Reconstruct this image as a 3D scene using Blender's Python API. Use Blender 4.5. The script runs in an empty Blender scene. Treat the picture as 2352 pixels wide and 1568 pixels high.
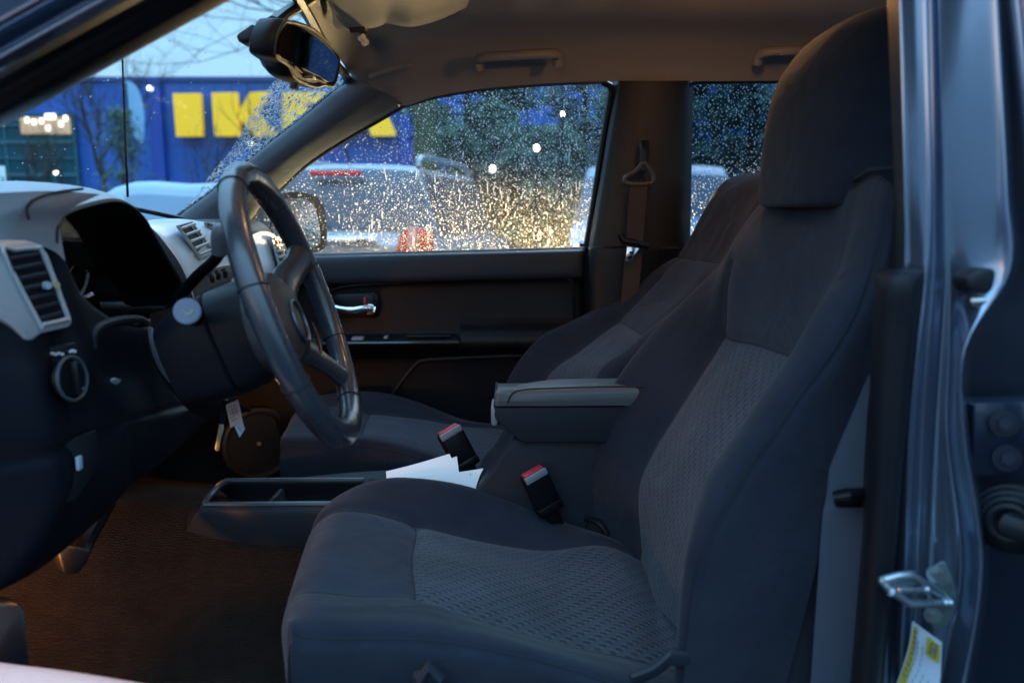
import bpy, bmesh, math, random
import numpy as np
from mathutils import Vector, Matrix
R = math.radians
S = bpy.context.scene
COL = S.collection
rnd = random.Random(7)

# ------------------------------------------------------------------ camera
PITCH = R(9.4)
CAM = Vector((0, 0, 1.35))
cd = bpy.data.cameras.new("camera")
cam = bpy.data.objects.new("camera", cd); COL.objects.link(cam)
cam.location = CAM
cam.rotation_euler = (R(90) - PITCH, 0, 0)
cd.sensor_width = 36; cd.lens = 28
cd.clip_start = 0.05; cd.clip_end = 2000
cd.dof.use_dof = True; cd.dof.focus_distance = 1.5; cd.dof.aperture_fstop = 3.2
S.camera = cam

# ------------------------------------------------------------------ world, sun, exposure
w = bpy.data.worlds.new("World"); S.world = w; w.use_nodes = True
nt = w.node_tree; bg = nt.nodes["Background"]
sky = nt.nodes.new("ShaderNodeTexSky"); sky.sky_type = 'NISHITA'
sky.sun_disc = False; sky.sun_elevation = R(5); sky.sun_rotation = R(200)
sky.air_density = 1.6; sky.dust_density = 1.0; sky.ozone_density = 3.0
mixs = nt.nodes.new("ShaderNodeMix"); mixs.data_type = 'RGBA'
mixs.inputs[0].default_value = 0.7                      # thin even cloud over the dusk sky
mixs.inputs[7].default_value = (1.8, 3.5, 5.3, 1)
wtc = nt.nodes.new("ShaderNodeTexCoord"); wsx = nt.nodes.new("ShaderNodeSeparateXYZ"); wmr = nt.nodes.new("ShaderNodeMapRange"); wml = nt.nodes.new("ShaderNodeVectorMath")
wml.operation = 'SCALE'                                   # overcast: the zenith is brighter than the horizon
wmr.inputs[1].default_value = .25; wmr.inputs[2].default_value = .9; wmr.inputs[3].default_value = 1.0; wmr.inputs[4].default_value = 3.6
nt.links.new(wtc.outputs["Generated"], wsx.inputs[0]); nt.links.new(wsx.outputs[2], wmr.inputs[0])
nt.links.new(sky.outputs[0], mixs.inputs[6]); nt.links.new(mixs.outputs[2], wml.inputs[0]); nt.links.new(wmr.outputs[0], wml.inputs["Scale"]); nt.links.new(wml.outputs[0], bg.inputs[0])
bg.inputs[1].default_value = 0.15
sd = bpy.data.lights.new("sun", 'SUN'); sd.energy = 0.5; sd.angle = R(25); sd.color = (0.8, 0.88, 1.0)
so = bpy.data.objects.new("sun", sd); COL.objects.link(so)
so.rotation_euler = (R(50), 0, R(160))
S.view_settings.view_transform = 'Standard'; S.view_settings.look = 'None'
S.view_settings.exposure = 0.92; S.view_settings.gamma = 1
S.cycles.max_bounces = 8; S.cycles.diffuse_bounces = 3; S.cycles.glossy_bounces = 3
S.cycles.transmission_bounces = 6; S.cycles.transparent_max_bounces = 16
S.cycles.sample_clamp_indirect = 10; S.cycles.caustics_reflective = False; S.cycles.caustics_refractive = False

# ------------------------------------------------------------------ helpers
def P(u, v, Y):
    """point of the place seen towards photo position (u, v) that lies Y metres across the cab"""
    a = (u - 1175.5) / 1829; b = (784 - v) / 1829
    d = Vector((a, math.cos(PITCH) + b * math.sin(PITCH), -math.sin(PITCH) + b * math.cos(PITCH)))
    return CAM + d * (Y / d.y)
def PL(u, v, a, b, c, off=0):
    """point seen towards (u, v) on the plane through a, b, c, moved off towards the viewer"""
    n = (b - a).cross(c - a).normalized(); d = P(u, v, 1) - CAM
    p = CAM + d * ((a - CAM).dot(n) / d.dot(n))
    return p + n * (off if n.dot(CAM - p) > 0 else -off)
def V3(q):
    return q if isinstance(q, Vector) else P(*q)

def mat(name, color, rough=0.6, metal=0.0, bump=0, bscale=200, var=0, vscale=6, spec=0.5, coat=0, emit=None, es=1, sheen=0):
    m = bpy.data.materials.new(name); m.use_nodes = True
    n = m.node_tree.nodes; l = m.node_tree.links; b = n["Principled BSDF"]
    b.inputs["Base Color"].default_value = (*color, 1)
    b.inputs["Roughness"].default_value = rough; b.inputs["Metallic"].default_value = metal
    b.inputs["Specular IOR Level"].default_value = spec
    b.inputs["Coat Weight"].default_value = coat; b.inputs["Coat Roughness"].default_value = 0.06
    if sheen:
        b.inputs["Sheen Weight"].default_value = sheen; b.inputs["Sheen Roughness"].default_value = 0.5
    if emit:
        b.inputs["Emission Color"].default_value = (*emit, 1); b.inputs["Emission Strength"].default_value = es
    tc = n.new("ShaderNodeTexCoord")
    if var:
        t = n.new("ShaderNodeTexNoise"); t.inputs["Scale"].default_value = vscale; t.inputs["Detail"].default_value = 6
        l.new(tc.outputs["Object"], t.inputs["Vector"])
        x = n.new("ShaderNodeMix"); x.data_type = 'RGBA'
        x.inputs[6].default_value = (*[c * (1 - var) for c in color], 1)
        x.inputs[7].default_value = (*[min(1, c * (1 + var)) for c in color], 1)
        l.new(t.outputs["Fac"], x.inputs[0]); l.new(x.outputs[2], b.inputs["Base Color"])
        r = n.new("ShaderNodeMapRange"); r.inputs[3].default_value = max(0, rough - .12); r.inputs[4].default_value = min(1, rough + .12)
        l.new(t.outputs["Fac"], r.inputs[0]); l.new(r.outputs[0], b.inputs["Roughness"])
    if bump:
        t = n.new("ShaderNodeTexNoise"); t.inputs["Scale"].default_value = bscale; t.inputs["Detail"].default_value = 3
        l.new(tc.outputs["Object"], t.inputs["Vector"])
        bm_ = n.new("ShaderNodeBump"); bm_.inputs["Strength"].default_value = bump; bm_.inputs["Distance"].default_value = 0.002
        l.new(t.outputs["Fac"], bm_.inputs["Height"]); l.new(bm_.outputs[0], b.inputs["Normal"])
    return m

def catmull(A, n, axis):
    A = np.moveaxis(A, axis, 0)
    k = len(A)
    if k < 2 or n < 2: return np.moveaxis(A, 0, axis)
    out = []
    for i in range(k - 1):
        p0 = A[i - 1] if i > 0 else 2 * A[0] - A[1]
        p1, p2 = A[i], A[i + 1]
        p3 = A[i + 2] if i + 2 < k else 2 * A[-1] - A[-2]
        for j in range(n):
            t = j / n
            out.append(0.5 * (2 * p1 + (p2 - p0) * t + (2 * p0 - 5 * p1 + 4 * p2 - p3) * t * t + (3 * p1 - p0 - 3 * p2 + p3) * t ** 3))
    out.append(A[-1])
    return np.moveaxis(np.array(out), 0, axis)

def link(name, me, mats, parent=None):
    o = bpy.data.objects.new(name, me); COL.objects.link(o)
    for m in (mats if isinstance(mats, (list, tuple)) else [mats]): me.materials.append(m)
    if parent: o.parent = parent
    return o

def surf(name, rows, mats, parent=None, n=6, nu=None, thick=0.0, mmap=None, crease=None, wob=0, back=None):
    """smooth sheet through a net of control points; crease = (axis, index, lo, hi, depth, width)"""
    A = np.array([[tuple(V3(q)) for q in r] for r in rows], float)
    n1 = n; n2 = nu or n
    A = catmull(A, n1, 0); A = catmull(A, n2, 1)
    H, W = A.shape[:2]
    if crease or wob or thick:
        du = np.gradient(A, axis=0); dv = np.gradient(A, axis=1)
        N = np.cross(du, dv); N /= np.maximum(np.linalg.norm(N, axis=2, keepdims=True), 1e-9)
        # make normals face the camera side on the whole
        if np.sum(N * (A - np.array(tuple(CAM)))) > 0: N = -N
    if crease:
        I, J = np.meshgrid(np.arange(H) / n1, np.arange(W) / n2, indexing='ij')
        for ax, idx, lo, hi, dep, wd in crease:
            D = (I - idx) if ax == 'r' else (J - idx)
            T = J if ax == 'r' else I
            f = np.exp(-(D / wd) ** 2) * (1 / (1 + np.exp(-(T - lo) * 30))) * (1 / (1 + np.exp((T - hi) * 30)))
            A = A - N * (f * dep)[..., None]
    global LAST; LAST = (A, n1, n2)
    lens_r = np.concatenate([[0], np.cumsum(np.linalg.norm(np.diff(A, axis=0), axis=2).mean(1))])
    lens_c = np.concatenate([[0], np.cumsum(np.linalg.norm(np.diff(A, axis=1), axis=2).mean(0))])
    verts = A.reshape(-1, 3); faces = []; mi = []
    for i in range(H - 1):
        for j in range(W - 1):
            faces.append((i * W + j, i * W + j + 1, (i + 1) * W + j + 1, (i + 1) * W + j))
            mi.append(mmap((i + .5) / n1, (j + .5) / n2) if mmap else 0)
    if thick:
        B = (A - N * thick).reshape(-1, 3); k = len(verts)
        verts = np.concatenate([verts, B])
        for f in list(faces): faces.append(tuple(x + k for x in reversed(f))); mi.append(0)
        ring = [j for j in range(W)] + [i * W + W - 1 for i in range(1, H)] + [(H - 1) * W + j for j in range(W - 2, -1, -1)] + [i * W for i in range(H - 2, 0, -1)]
        for a, b in zip(ring, ring[1:] + ring[:1]): faces.append((b, a, a + k, b + k)); mi.append(0)
    me = bpy.data.meshes.new(name); me.from_pydata([tuple(v) for v in verts], [], faces)
    uv = me.uv_layers.new(name="UVMap")
    idx = np.empty(len(me.loops), int); me.loops.foreach_get("vertex_index", idx)
    idx2 = idx % (H * W)
    co = np.stack([lens_r[idx2 // W], lens_c[idx2 % W]], 1).astype(np.float32)
    uv.data.foreach_set("uv", co.ravel())
    me.polygons.foreach_set("material_index", mi)
    me.polygons.foreach_set("use_smooth", [True] * len(me.polygons))
    if thick: me.set_sharp_from_angle(angle=R(50))
    me.update()
    return link(name, me, mats, parent)

class MB:
    def __init__(s): s.v = []; s.f = []; s.m = []; s.s = []
    def add(s, vs, fs, m=0, smooth=True):
        k = len(s.v); s.v += [tuple(v) for v in vs]
        for f in fs: s.f.append(tuple(i + k for i in f)); s.m.append(m); s.s.append(smooth)
    def tube(s, pts, r, seg=10, closed=False, m=0, cap=True, flat=1.0, up=None):
        pts = [V3(p) for p in pts]; k = len(pts)
        rs = r if isinstance(r, (list, tuple)) else [r] * k
        vs = []; prev = up or Vector((0, 0, 1))
        for i, p in enumerate(pts):
            if closed: t = pts[(i + 1) % k] - pts[i - 1]
            else: t = pts[min(i + 1, k - 1)] - pts[max(i - 1, 0)]
            t.normalize()
            nn = prev - t * prev.dot(t)
            if nn.length < 1e-4: nn = t.orthogonal()
            nn.normalize(); prev = nn; bb = t.cross(nn)
            for j in range(seg):
                a = 2 * math.pi * j / seg
                vs.append(p + nn * (math.cos(a) * rs[i]) + bb * (math.sin(a) * rs[i] * flat))
        fs = []
        for i in range(k if closed else k - 1):
            for j in range(seg):
                a = i * seg + j; b = i * seg + (j + 1) % seg; c = ((i + 1) % k) * seg
                fs.append((a, b, c + (j + 1) % seg, c + j))
        if cap and not closed:
            fs.append(tuple(reversed(range(seg)))); fs.append(tuple((k - 1) * seg + j for j in range(seg)))
        s.add(vs, fs, m); return s
    def bm(s, b, m=0, smooth=True):
        b.verts.ensure_lookup_table(); b.verts.index_update()
        s.add([v.co.copy() for v in b.verts], [[v.index for v in f.verts] for f in b.faces], m, smooth); b.free(); return s
    def box(s, c, size, rot=None, bev=0.0, m=0, seg=2):
        c = V3(c); b = bmesh.new(); bmesh.ops.create_cube(b, size=1)
        for v in b.verts: v.co = Vector((v.co.x * size[0], v.co.y * size[1], v.co.z * size[2]))
        if bev: bmesh.ops.bevel(b, geom=b.edges[:], offset=bev, segments=seg, affect='EDGES', profile=0.5)
        M = Matrix.Translation(c) @ (rot.to_4x4() if rot else Matrix())
        b.transform(M); return s.bm(b, m)
    def prism(s, outline, ext, bev=0.0, m=0, seg=2):
        pts = [V3(p) for p in outline]; ext = Vector(ext)
        b = bmesh.new(); vs = [b.verts.new(p) for p in pts]; f = b.faces.new(vs)
        r = bmesh.ops.extrude_face_region(b, geom=[f])
        for g in r['geom']:
            if isinstance(g, bmesh.types.BMVert): g.co += ext
        bmesh.ops.recalc_face_normals(b, faces=b.faces)
        if bev: bmesh.ops.bevel(b, geom=b.edges[:], offset=bev, segments=seg, affect='EDGES', profile=0.5, clamp_overlap=True)
        return s.bm(b, m)
    def cyl(s, c, r, h, axis, seg=24, m=0, bev=0.0, r2=None):
        c = V3(c); b = bmesh.new()
        bmesh.ops.create_cone(b, cap_ends=True, segments=seg, radius1=r, radius2=r if r2 is None else r2, depth=h)
        if bev: bmesh.ops.bevel(b, geom=[e for e in b.edges if len(e.link_faces) == 2 and any(len(f.verts) > 4 for f in e.link_faces)], offset=bev, segments=2, affect='EDGES')
        b.transform(Matrix.Translation(c) @ Vector(axis).to_track_quat('Z', 'Y').to_matrix().to_4x4()); return s.bm(b, m)
    def loft(s, rings, m=0, cap=True):
        k = len(rings[0]); vs = [V3(p) for r in rings for p in r]; fs = []
        for i in range(len(rings) - 1):
            for j in range(k): fs.append((i * k + j, i * k + (j + 1) % k, (i + 1) * k + (j + 1) % k, (i + 1) * k + j))
        if cap: fs.append(tuple(reversed(range(k)))); fs.append(tuple((len(rings) - 1) * k + j for j in range(k)))
        s.add(vs, fs, m); return s
    def build(s, name, mats, parent=None, sharp=35, recalc=False):
        me = bpy.data.meshes.new(name); me.from_pydata(s.v, [], s.f)
        me.polygons.foreach_set("material_index", s.m); me.polygons.foreach_set("use_smooth", s.s)
        if recalc:
            b = bmesh.new(); b.from_mesh(me); bmesh.ops.recalc_face_normals(b, faces=b.faces); b.to_mesh(me); b.free()
        me.set_sharp_from_angle(angle=R(sharp)); me.update()
        return link(name, me, mats, parent)

def spline(pts, n=8, closed=False):
    A = np.array([tuple(V3(p)) for p in pts], float)
    if closed:
        A = np.concatenate([A[-1:], A, A[:2]]); B = catmull(A, n, 0)[n:-n]; B = B[:-1] if len(B) % n == 1 else B
    else: B = catmull(A, n, 0)
    return [Vector(b) for b in B]
def root(name, label, cat, group=None, loc=(0, 0, 0), rz=0):
    o = bpy.data.objects.new(name, None); COL.objects.link(o); o.location = loc; o.rotation_euler = (0, 0, rz)
    o.empty_display_size = .2
    return tag(o, label, cat, group)
def tag(o, label, cat, group=None, kind=None):
    if label: o['label'] = label
    if cat: o['category'] = cat
    if group: o['group'] = group
    if kind: o['kind'] = kind
    return o
def struct(o): o['kind'] = 'structure'; return o

# ------------------------------------------------------------------ materials
def fabric(name, c, insert=False):
    m = bpy.data.materials.new(name); m.use_nodes = True
    n = m.node_tree.nodes; l = m.node_tree.links; b = n["Principled BSDF"]
    b.inputs["Roughness"].default_value = .9; b.inputs["Specular IOR Level"].default_value = .08
    b.inputs["Sheen Weight"].default_value = .10; b.inputs["Sheen Roughness"].default_value = .5
    tc = n.new("ShaderNodeTexCoord"); no = n.new("ShaderNodeTexNoise")
    no.inputs["Scale"].default_value = 9; no.inputs["Detail"].default_value = 8; no.inputs["Roughness"].default_value = .65
    l.new(tc.outputs["Object"], no.inputs["Vector"])
    ramp = n.new("ShaderNodeMapRange"); ramp.inputs[1].default_value = .3; ramp.inputs[2].default_value = .7
    ramp.inputs[3].default_value = .78; ramp.inputs[4].default_value = 1.2; l.new(no.outputs["Fac"], ramp.inputs[0])
    mul = n.new("ShaderNodeMix"); mul.data_type = 'RGBA'; mul.blend_type = 'MULTIPLY'; mul.inputs[0].default_value = 1
    l.new(ramp.outputs[0], mul.inputs[7]); l.new(mul.outputs[2], b.inputs["Base Color"])
    bp = n.new("ShaderNodeBump"); bp.inputs["Distance"].default_value = .0012; bp.inputs["Strength"].default_value = .5
    l.new(bp.outputs[0], b.inputs["Normal"])
    wr = n.new("ShaderNodeTexNoise"); wr.inputs["Scale"].default_value = 11; wr.inputs["Detail"].default_value = 3; wr.inputs["Distortion"].default_value = 1.2; l.new(tc.outputs["Object"], wr.inputs["Vector"])
    b2 = n.new("ShaderNodeBump"); b2.inputs["Distance"].default_value = .009; b2.inputs["Strength"].default_value = .5; l.new(wr.outputs["Fac"], b2.inputs["Height"]); l.new(b2.outputs[0], bp.inputs["Normal"])
    if not insert:
        mul.inputs[6].default_value = (*c, 1)
        mp = n.new("ShaderNodeMapping"); mp.inputs["Scale"].default_value = (900, 450, 1); l.new(tc.outputs["UV"], mp.inputs[0])
        t = n.new("ShaderNodeTexNoise"); t.inputs["Scale"].default_value = 1; l.new(mp.outputs[0], t.inputs["Vector"])
        l.new(t.outputs["Fac"], bp.inputs["Height"])
    else:
        # blocks of raised ribs stepping sideways row by row, with a light thread along one edge
        def mth(op, a, b_=None):
            q = n.new("ShaderNodeMath"); q.operation = op
            for k, x in enumerate((a, b_)):
                if x is None: continue
                if isinstance(x, (int, float)): q.inputs[k].default_value = x
                else: l.new(x, q.inputs[k])
            return q.outputs[0]
        wn = n.new("ShaderNodeTexNoise"); wn.inputs["Scale"].default_value = 5; l.new(tc.outputs["UV"], wn.inputs["Vector"])
        ad = n.new("ShaderNodeVectorMath"); ad.operation = 'MULTIPLY_ADD'; ad.inputs[1].default_value = (.035, .026, 0)
        l.new(wn.outputs["Color"], ad.inputs[0]); l.new(tc.outputs["UV"], ad.inputs[2])
        sp = n.new("ShaderNodeSeparateXYZ"); l.new(ad.outputs[0], sp.inputs[0])
        V_ = mth('DIVIDE', sp.outputs[1], .0074); U_ = mth('DIVIDE', sp.outputs[0], .0225); row = mth('FLOOR', V_)
        fx = mth('FRACT', mth('ADD', U_, mth('MULTIPLY', row, .36))); fy = mth('FRACT', V_)
        blk_ = mth('MULTIPLY', mth('GREATER_THAN', fx, .42), 1.0); ln_ = mth('MULTIPLY', mth('LESS_THAN', fy, .24), mth('LESS_THAN', fx, .60))
        rib = mth('ADD', mth('MULTIPLY', mth('SINE', mth('MULTIPLY', sp.outputs[0], 2600)), .22), .78)
        tone = mth('MULTIPLY', mth('ADD', mth('ADD', mth('MULTIPLY', blk_, .42), .58), mth('MULTIPLY', ln_, .85)), rib)
        m2 = n.new("ShaderNodeMix"); m2.data_type = 'RGBA'; m2.blend_type = 'MULTIPLY'; m2.inputs[0].default_value = 1; m2.inputs[6].default_value = (*c, 1)
        l.new(tone, m2.inputs[7]); l.new(m2.outputs[2], mul.inputs[6]); l.new(tone, bp.inputs["Height"])
    return m
M = {}
M['fab'] = fabric('seat_fabric', (.019, .0225, .034))
M['fab2'] = fabric('seat_fabric_panel', (.029, .034, .049))
M['ins'] = fabric('seat_insert_weave', (.070, .079, .102), True)
M['seam'] = mat('seam_thread', (.012, .013, .018), .9)
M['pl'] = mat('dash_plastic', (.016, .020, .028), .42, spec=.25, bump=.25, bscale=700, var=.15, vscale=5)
M['pltop'] = mat('dash_pad', (.21, .235, .27), .42, bump=.3, bscale=600, var=.12)  # base colour lightened to hold the sky sheen on the dash top
M['pld'] = mat('dark_plastic', (.0055, .0065, .009), .42, spec=.25, bump=.2, bscale=700, var=.2)
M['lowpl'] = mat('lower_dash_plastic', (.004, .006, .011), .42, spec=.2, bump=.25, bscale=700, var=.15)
M['blk'] = mat('black_plastic', (.004, .004, .006), .35, spec=.3)
M['leather'] = mat('wheel_leather', (.032, .037, .050), .27, spec=.7, coat=.2, bump=.12, bscale=420, var=.04, vscale=20)
M['silver'] = mat('silver_trim', (.46, .49, .52), .36, .35, var=.05)
M['head'] = mat('headliner_cloth', (.27, .27, .275), .95, bump=.3, bscale=500, var=.08, spec=.1)
M['pillar'] = mat('pillar_trim', (.07, .085, .105), .38, bump=.15, bscale=600)
M['belt'] = mat('belt_webbing', (.10, .10, .12), .8, bump=.4, bscale=800)
M['chrome'] = mat('chrome', (.75, .78, .82), .15, 1)
M['zinc'] = mat('zinc_steel', (.50, .56, .60), .3, 1, var=.15, vscale=60)
M['rub'] = mat('rubber_seal', (.009, .0105, .015), .5, spec=.3, var=.2)
M['paint'] = mat('body_paint', (.30, .39, .53), .18, .9, coat=1, var=.06, vscale=3)
M['red'] = mat('red_button', (.45, .03, .05), .4, var=.15, vscale=90)
M['redlens'] = mat('red_lens', (.62, .004, .012), .15, coat=1)
M['pinklens'] = mat('pale_lens', (.75, .25, .22), .2, coat=1)
M['paper'] = mat('paper', (.88, .89, .90), .85, var=.03)
M['ink'] = mat('ink', (.12, .12, .14), .8)
M['gold'] = mat('bezel_edge', (.03, .028, .024), .75, spec=.2)
M['mirror'] = mat('mirror_glass', (.17, .16, .14), .03, 1)

def carpet():
    m = mat('carpet_pile', (.022, .016, .013), .95, var=.45, vscale=30, spec=.1)
    n = m.node_tree.nodes; l = m.node_tree.links; b = n["Principled BSDF"]; tc = n.new("ShaderNodeTexCoord")
    wv = n.new("ShaderNodeTexWave"); wv.bands_direction = 'X'; wv.inputs["Scale"].default_value = 70; wv.inputs["Distortion"].default_value = 6; wv.inputs["Detail"].default_value = 4; wv.inputs["Detail Scale"].default_value = 2
    l.new(tc.outputs["UV"], wv.inputs["Vector"])
    bp = n.new("ShaderNodeBump"); bp.inputs["Distance"].default_value = .0028; bp.inputs["Strength"].default_value = .9
    l.new(wv.outputs["Fac"], bp.inputs["Height"]); l.new(bp.outputs[0], b.inputs["Normal"]); return m
M['carpet'] = carpet()
def glass(name, tint=(.92, .96, .98), refl=.06, film=0):
    m = bpy.data.materials.new(name); m.use_nodes = True; n = m.node_tree.nodes; l = m.node_tree.links
    n.clear(); o = n.new("ShaderNodeOutputMaterial"); t = n.new("ShaderNodeBsdfTransparent"); g = n.new("ShaderNodeBsdfGlossy")
    t.inputs[0].default_value = (*tint, 1); g.inputs["Roughness"].default_value = .02
    lw = n.new("ShaderNodeLayerWeight"); lw.inputs[0].default_value = .15
    mr = n.new("ShaderNodeMapRange"); mr.inputs[3].default_value = refl * .5; mr.inputs[4].default_value = .6; l.new(lw.outputs["Facing"], mr.inputs[0])
    pw = n.new("ShaderNodeMath"); pw.operation = 'POWER'; pw.inputs[1].default_value = 2; l.new(mr.outputs[0], pw.inputs[0])
    x = n.new("ShaderNodeMixShader"); l.new(pw.outputs[0], x.inputs[0]); l.new(t.outputs[0], x.inputs[1]); l.new(g.outputs[0], x.inputs[2]); l.new(x.outputs[0], o.inputs[0])
    if film:                                            # thin uneven film of rain and breath
        tr = n.new("ShaderNodeBsdfTranslucent"); tr.inputs[0].default_value = (.9, .95, 1, 1); tcx = n.new("ShaderNodeTexCoord"); no = n.new("ShaderNodeTexNoise")
        no.inputs["Scale"].default_value = 5; no.inputs["Detail"].default_value = 5; l.new(tcx.outputs["Object"], no.inputs["Vector"])
        r2 = n.new("ShaderNodeMapRange"); r2.inputs[1].default_value = .3; r2.inputs[2].default_value = .7; r2.inputs[3].default_value = film * .5; r2.inputs[4].default_value = film * 1.5
        l.new(no.outputs["Fac"], r2.inputs[0]); x2 = n.new("ShaderNodeMixShader"); l.new(r2.outputs[0], x2.inputs[0]); l.new(x.outputs[0], x2.inputs[1]); l.new(tr.outputs[0], x2.inputs[2]); l.new(x2.outputs[0], o.inputs[0])
    return m
M['mist'] = glass('misted_glass', film=.005)
M['glass'] = glass('window_glass'); M['tint'] = glass('tinted_glass', (.34, .42, .50))
glass_lens = glass('cluster_lens_glass', (.95, .95, .95), .25)
def water():
    m = bpy.data.materials.new('water_drop'); m.use_nodes = True; n = m.node_tree.nodes; l = m.node_tree.links
    n.clear(); o = n.new("ShaderNodeOutputMaterial"); g = n.new("ShaderNodeBsdfGlass"); g.inputs["IOR"].default_value = 1.33
    g.inputs["Roughness"].default_value = 0.0; t = n.new("ShaderNodeBsdfTranslucent"); t.inputs[0].default_value = (.95, .97, 1, 1); x = n.new("ShaderNodeMixShader"); x.inputs[0].default_value = .30
    l.new(g.outputs[0], x.inputs[1]); l.new(t.outputs[0], x.inputs[2]); l.new(x.outputs[0], o.inputs[0]); return m
M['water'] = water()
def emis(name, c, s):
    m = bpy.data.materials.new(name); m.use_nodes = True; n = m.node_tree.nodes; l = m.node_tree.links
    n.clear(); o = n.new("ShaderNodeOutputMaterial"); e = n.new("ShaderNodeEmission"); e.inputs[0].default_value = (*c, 1); e.inputs[1].default_value = s
    l.new(e.outputs[0], o.inputs[0]); return m

# ================================================================== THE TRUCK
truck = root('pickup_truck', 'slate blue pickup truck seen inside through its open driver door, dark cloth seats', 'pickup truck', loc=(0, 0, 0))
T = truck

# ---- headliner and roof
hl = []
edge = [(800, 168, 1.97), (860, 206, 2.0), (920, 243, 2.02), (1000, 222, 2.02), (1100, 205, 2.02), (1200, 196, 2.02), (1300, 190, 2.02), (1400, 187, 2.02), (1580, 187, 2.02), (1790, 186, 2.02), (2050, 184, 2.02), (2500, 184, 2.02)]
for i, e in enumerate(edge):
    p = P(*e); zc = 1.745 + .03 * min(1, i / 3); x = p.x
    xf = x if i else -.375
    hl.append([p, Vector((x, p.y - .03, p.z + .035 + (.01 if i else 0))), Vector((x, 1.92, (p.z + zc) / 2 + .03)), Vector((x, 1.78, zc - .012)), Vector((xf, 1.62, zc)), Vector((xf, 1.4, zc + .004)), Vector((xf, 1.15, zc)), Vector((x, .98, zc - .02)), Vector((x, .86, zc - .07)), Vector((x, .80, zc - .12))])
hl[0] = [P(800, 168, 1.97), P(796, 161, 1.94), P(784, 142, 1.86), P(762, 113, 1.74), P(738, 84, 1.62), P(690, 8, 1.46), P(632, -90, 1.28), Vector((-.41, .98, 1.70)), Vector((-.43, .86, 1.66)), Vector((-.45, .80, 1.61))]
head = surf('headliner', hl, M['head'], T, n=5)
surf('roof_panel', [[p + Vector((0, 0, .03)) for p in r] for r in hl[1:]], M['paint'], T, n=3)
# seam and welt along the roof rail above the windows
MB().tube(spline([(925, 246, 2.03), (1000, 224, 2.03), (1100, 207, 2.03), (1200, 198, 2.03), (1300, 192, 2.03), (1385, 189, 2.03)]), .0045, 6).build('roof_welt', M['rub'], T)
MB().tube(spline([(1590, 189, 2.03), (1790, 188, 2.03), (2000, 186, 2.03)]), .004, 6).build('roof_welt', M['rub'], T)
# stowed sun visor
vis = [[(742, -60, 1.47), (760, 10, 1.56), (768, 44, 1.61), (772, 53, 1.625)], [(800, -60, 1.45), (806, 10, 1.56), (812, 48, 1.61), (815, 56, 1.63)],
       [(850, -60, 1.44), (855, 8, 1.56), (858, 40, 1.61), (858, 50, 1.63)], [(900, -60, 1.43), (895, 0, 1.56), (890, 30, 1.61), (888, 40, 1.63)],
       [(960, -60, 1.43), (945, 5, 1.56), (940, 38, 1.61), (936, 49, 1.63)], [(1020, -70, 1.43), (1005, -10, 1.56), (1000, 22, 1.61), (998, 36, 1.63)], [(1110, -80, 1.43), (1080, -35, 1.56), (1070, -8, 1.61), (1066, 4, 1.63)]]
surf('sun_visor', vis, M['head'], T, n=5, thick=-.012)
mb = MB(); mb.box(P(822, 70, 1.62), (.03, .02, .012), bev=.003); mb.box(P(835, 88, 1.62), (.012, .012, .03), bev=.004, m=0); mb.cyl(P(831, 87, 1.60), .0055, .012, (1, -1, .3), 12, m=1); mb.cyl(P(838, 98, 1.60), .006, .010, (1, -1, .3), 12, m=1)
mb.build('visor_clip', [M['pl'], mat('clip_nylon', (.7, .65, .55), .3)], T)
mb = MB(); mb.tube(spline([(848, 176, 1.93), (870, 168, 1.92), (910, 155, 1.91), (945, 146, 1.90)]), [.006] * 25, 8, flat=.6); mb.build('visor_pivot', M['head'], T)
# grab handles
handle_m = mat('handle_plastic', (.22, .21, .21), .5, bump=.1)
def grab(pts, name='grab_handle'):
    q = spline(pts, 6); k = len(q)
    rs = [.016 - .005 * math.sin(math.pi * i / (k - 1)) for i in range(k)]
    return MB().tube(q, rs, 12, flat=.8).build(name, handle_m, T)
grab([(1100, 160, 1.93), (1098, 140, 1.92), (1112, 132, 1.90), (1190, 127, 1.885), (1265, 123, 1.90), (1281, 130, 1.92), (1280, 152, 1.93)])
grab([(1738, 146, 1.93), (1742, 128, 1.92), (1765, 119, 1.90), (1830, 116, 1.885), (1900, 116, 1.90), (1915, 125, 1.92), (1915, 145, 1.93)])
# dome lamp in the roof: lit
domem = emis('dome_bulb', (1, .50, .20), 6)
mb = MB(); mb.box(Vector((.425, 1.43, 1.768)), (.16, .10, .02), bev=.008); mb.build('dome_lamp', M['pl'], T)
dl = bpy.data.lights.new('dome_light', 'POINT'); dl.energy = .95; dl.color = (1, .47, .18); dl.shadow_soft_size = .018
dlo = bpy.data.objects.new('dome_light', dl); COL.objects.link(dlo); dlo.location = (.41, 1.43, 1.70); dlo.parent = T
ml = bpy.data.lights.new('map_light', 'POINT'); ml.energy = .5; ml.color = (1, .62, .30); ml.shadow_soft_size = .015
mlo = bpy.data.objects.new('map_light', ml); COL.objects.link(mlo); mlo.location = (-.03, 1.20, 1.672); mlo.parent = T
mpl = MB().box(Vector((-.03, 1.20, 1.745)), (.14, .12, .05), bev=.012).build('map_lamp', M['pl'], T)
MB().box(Vector((-.03, 1.20, 1.717)), (.07, .05, .010), bev=.004).build('lamp_lens', domem, mpl)
lens = MB().box(Vector((.425, 1.43, 1.748)), (.10, .06, .03), bev=.006).build('lamp_lens', domem, bpy.data.objects['dome_lamp'])

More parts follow.
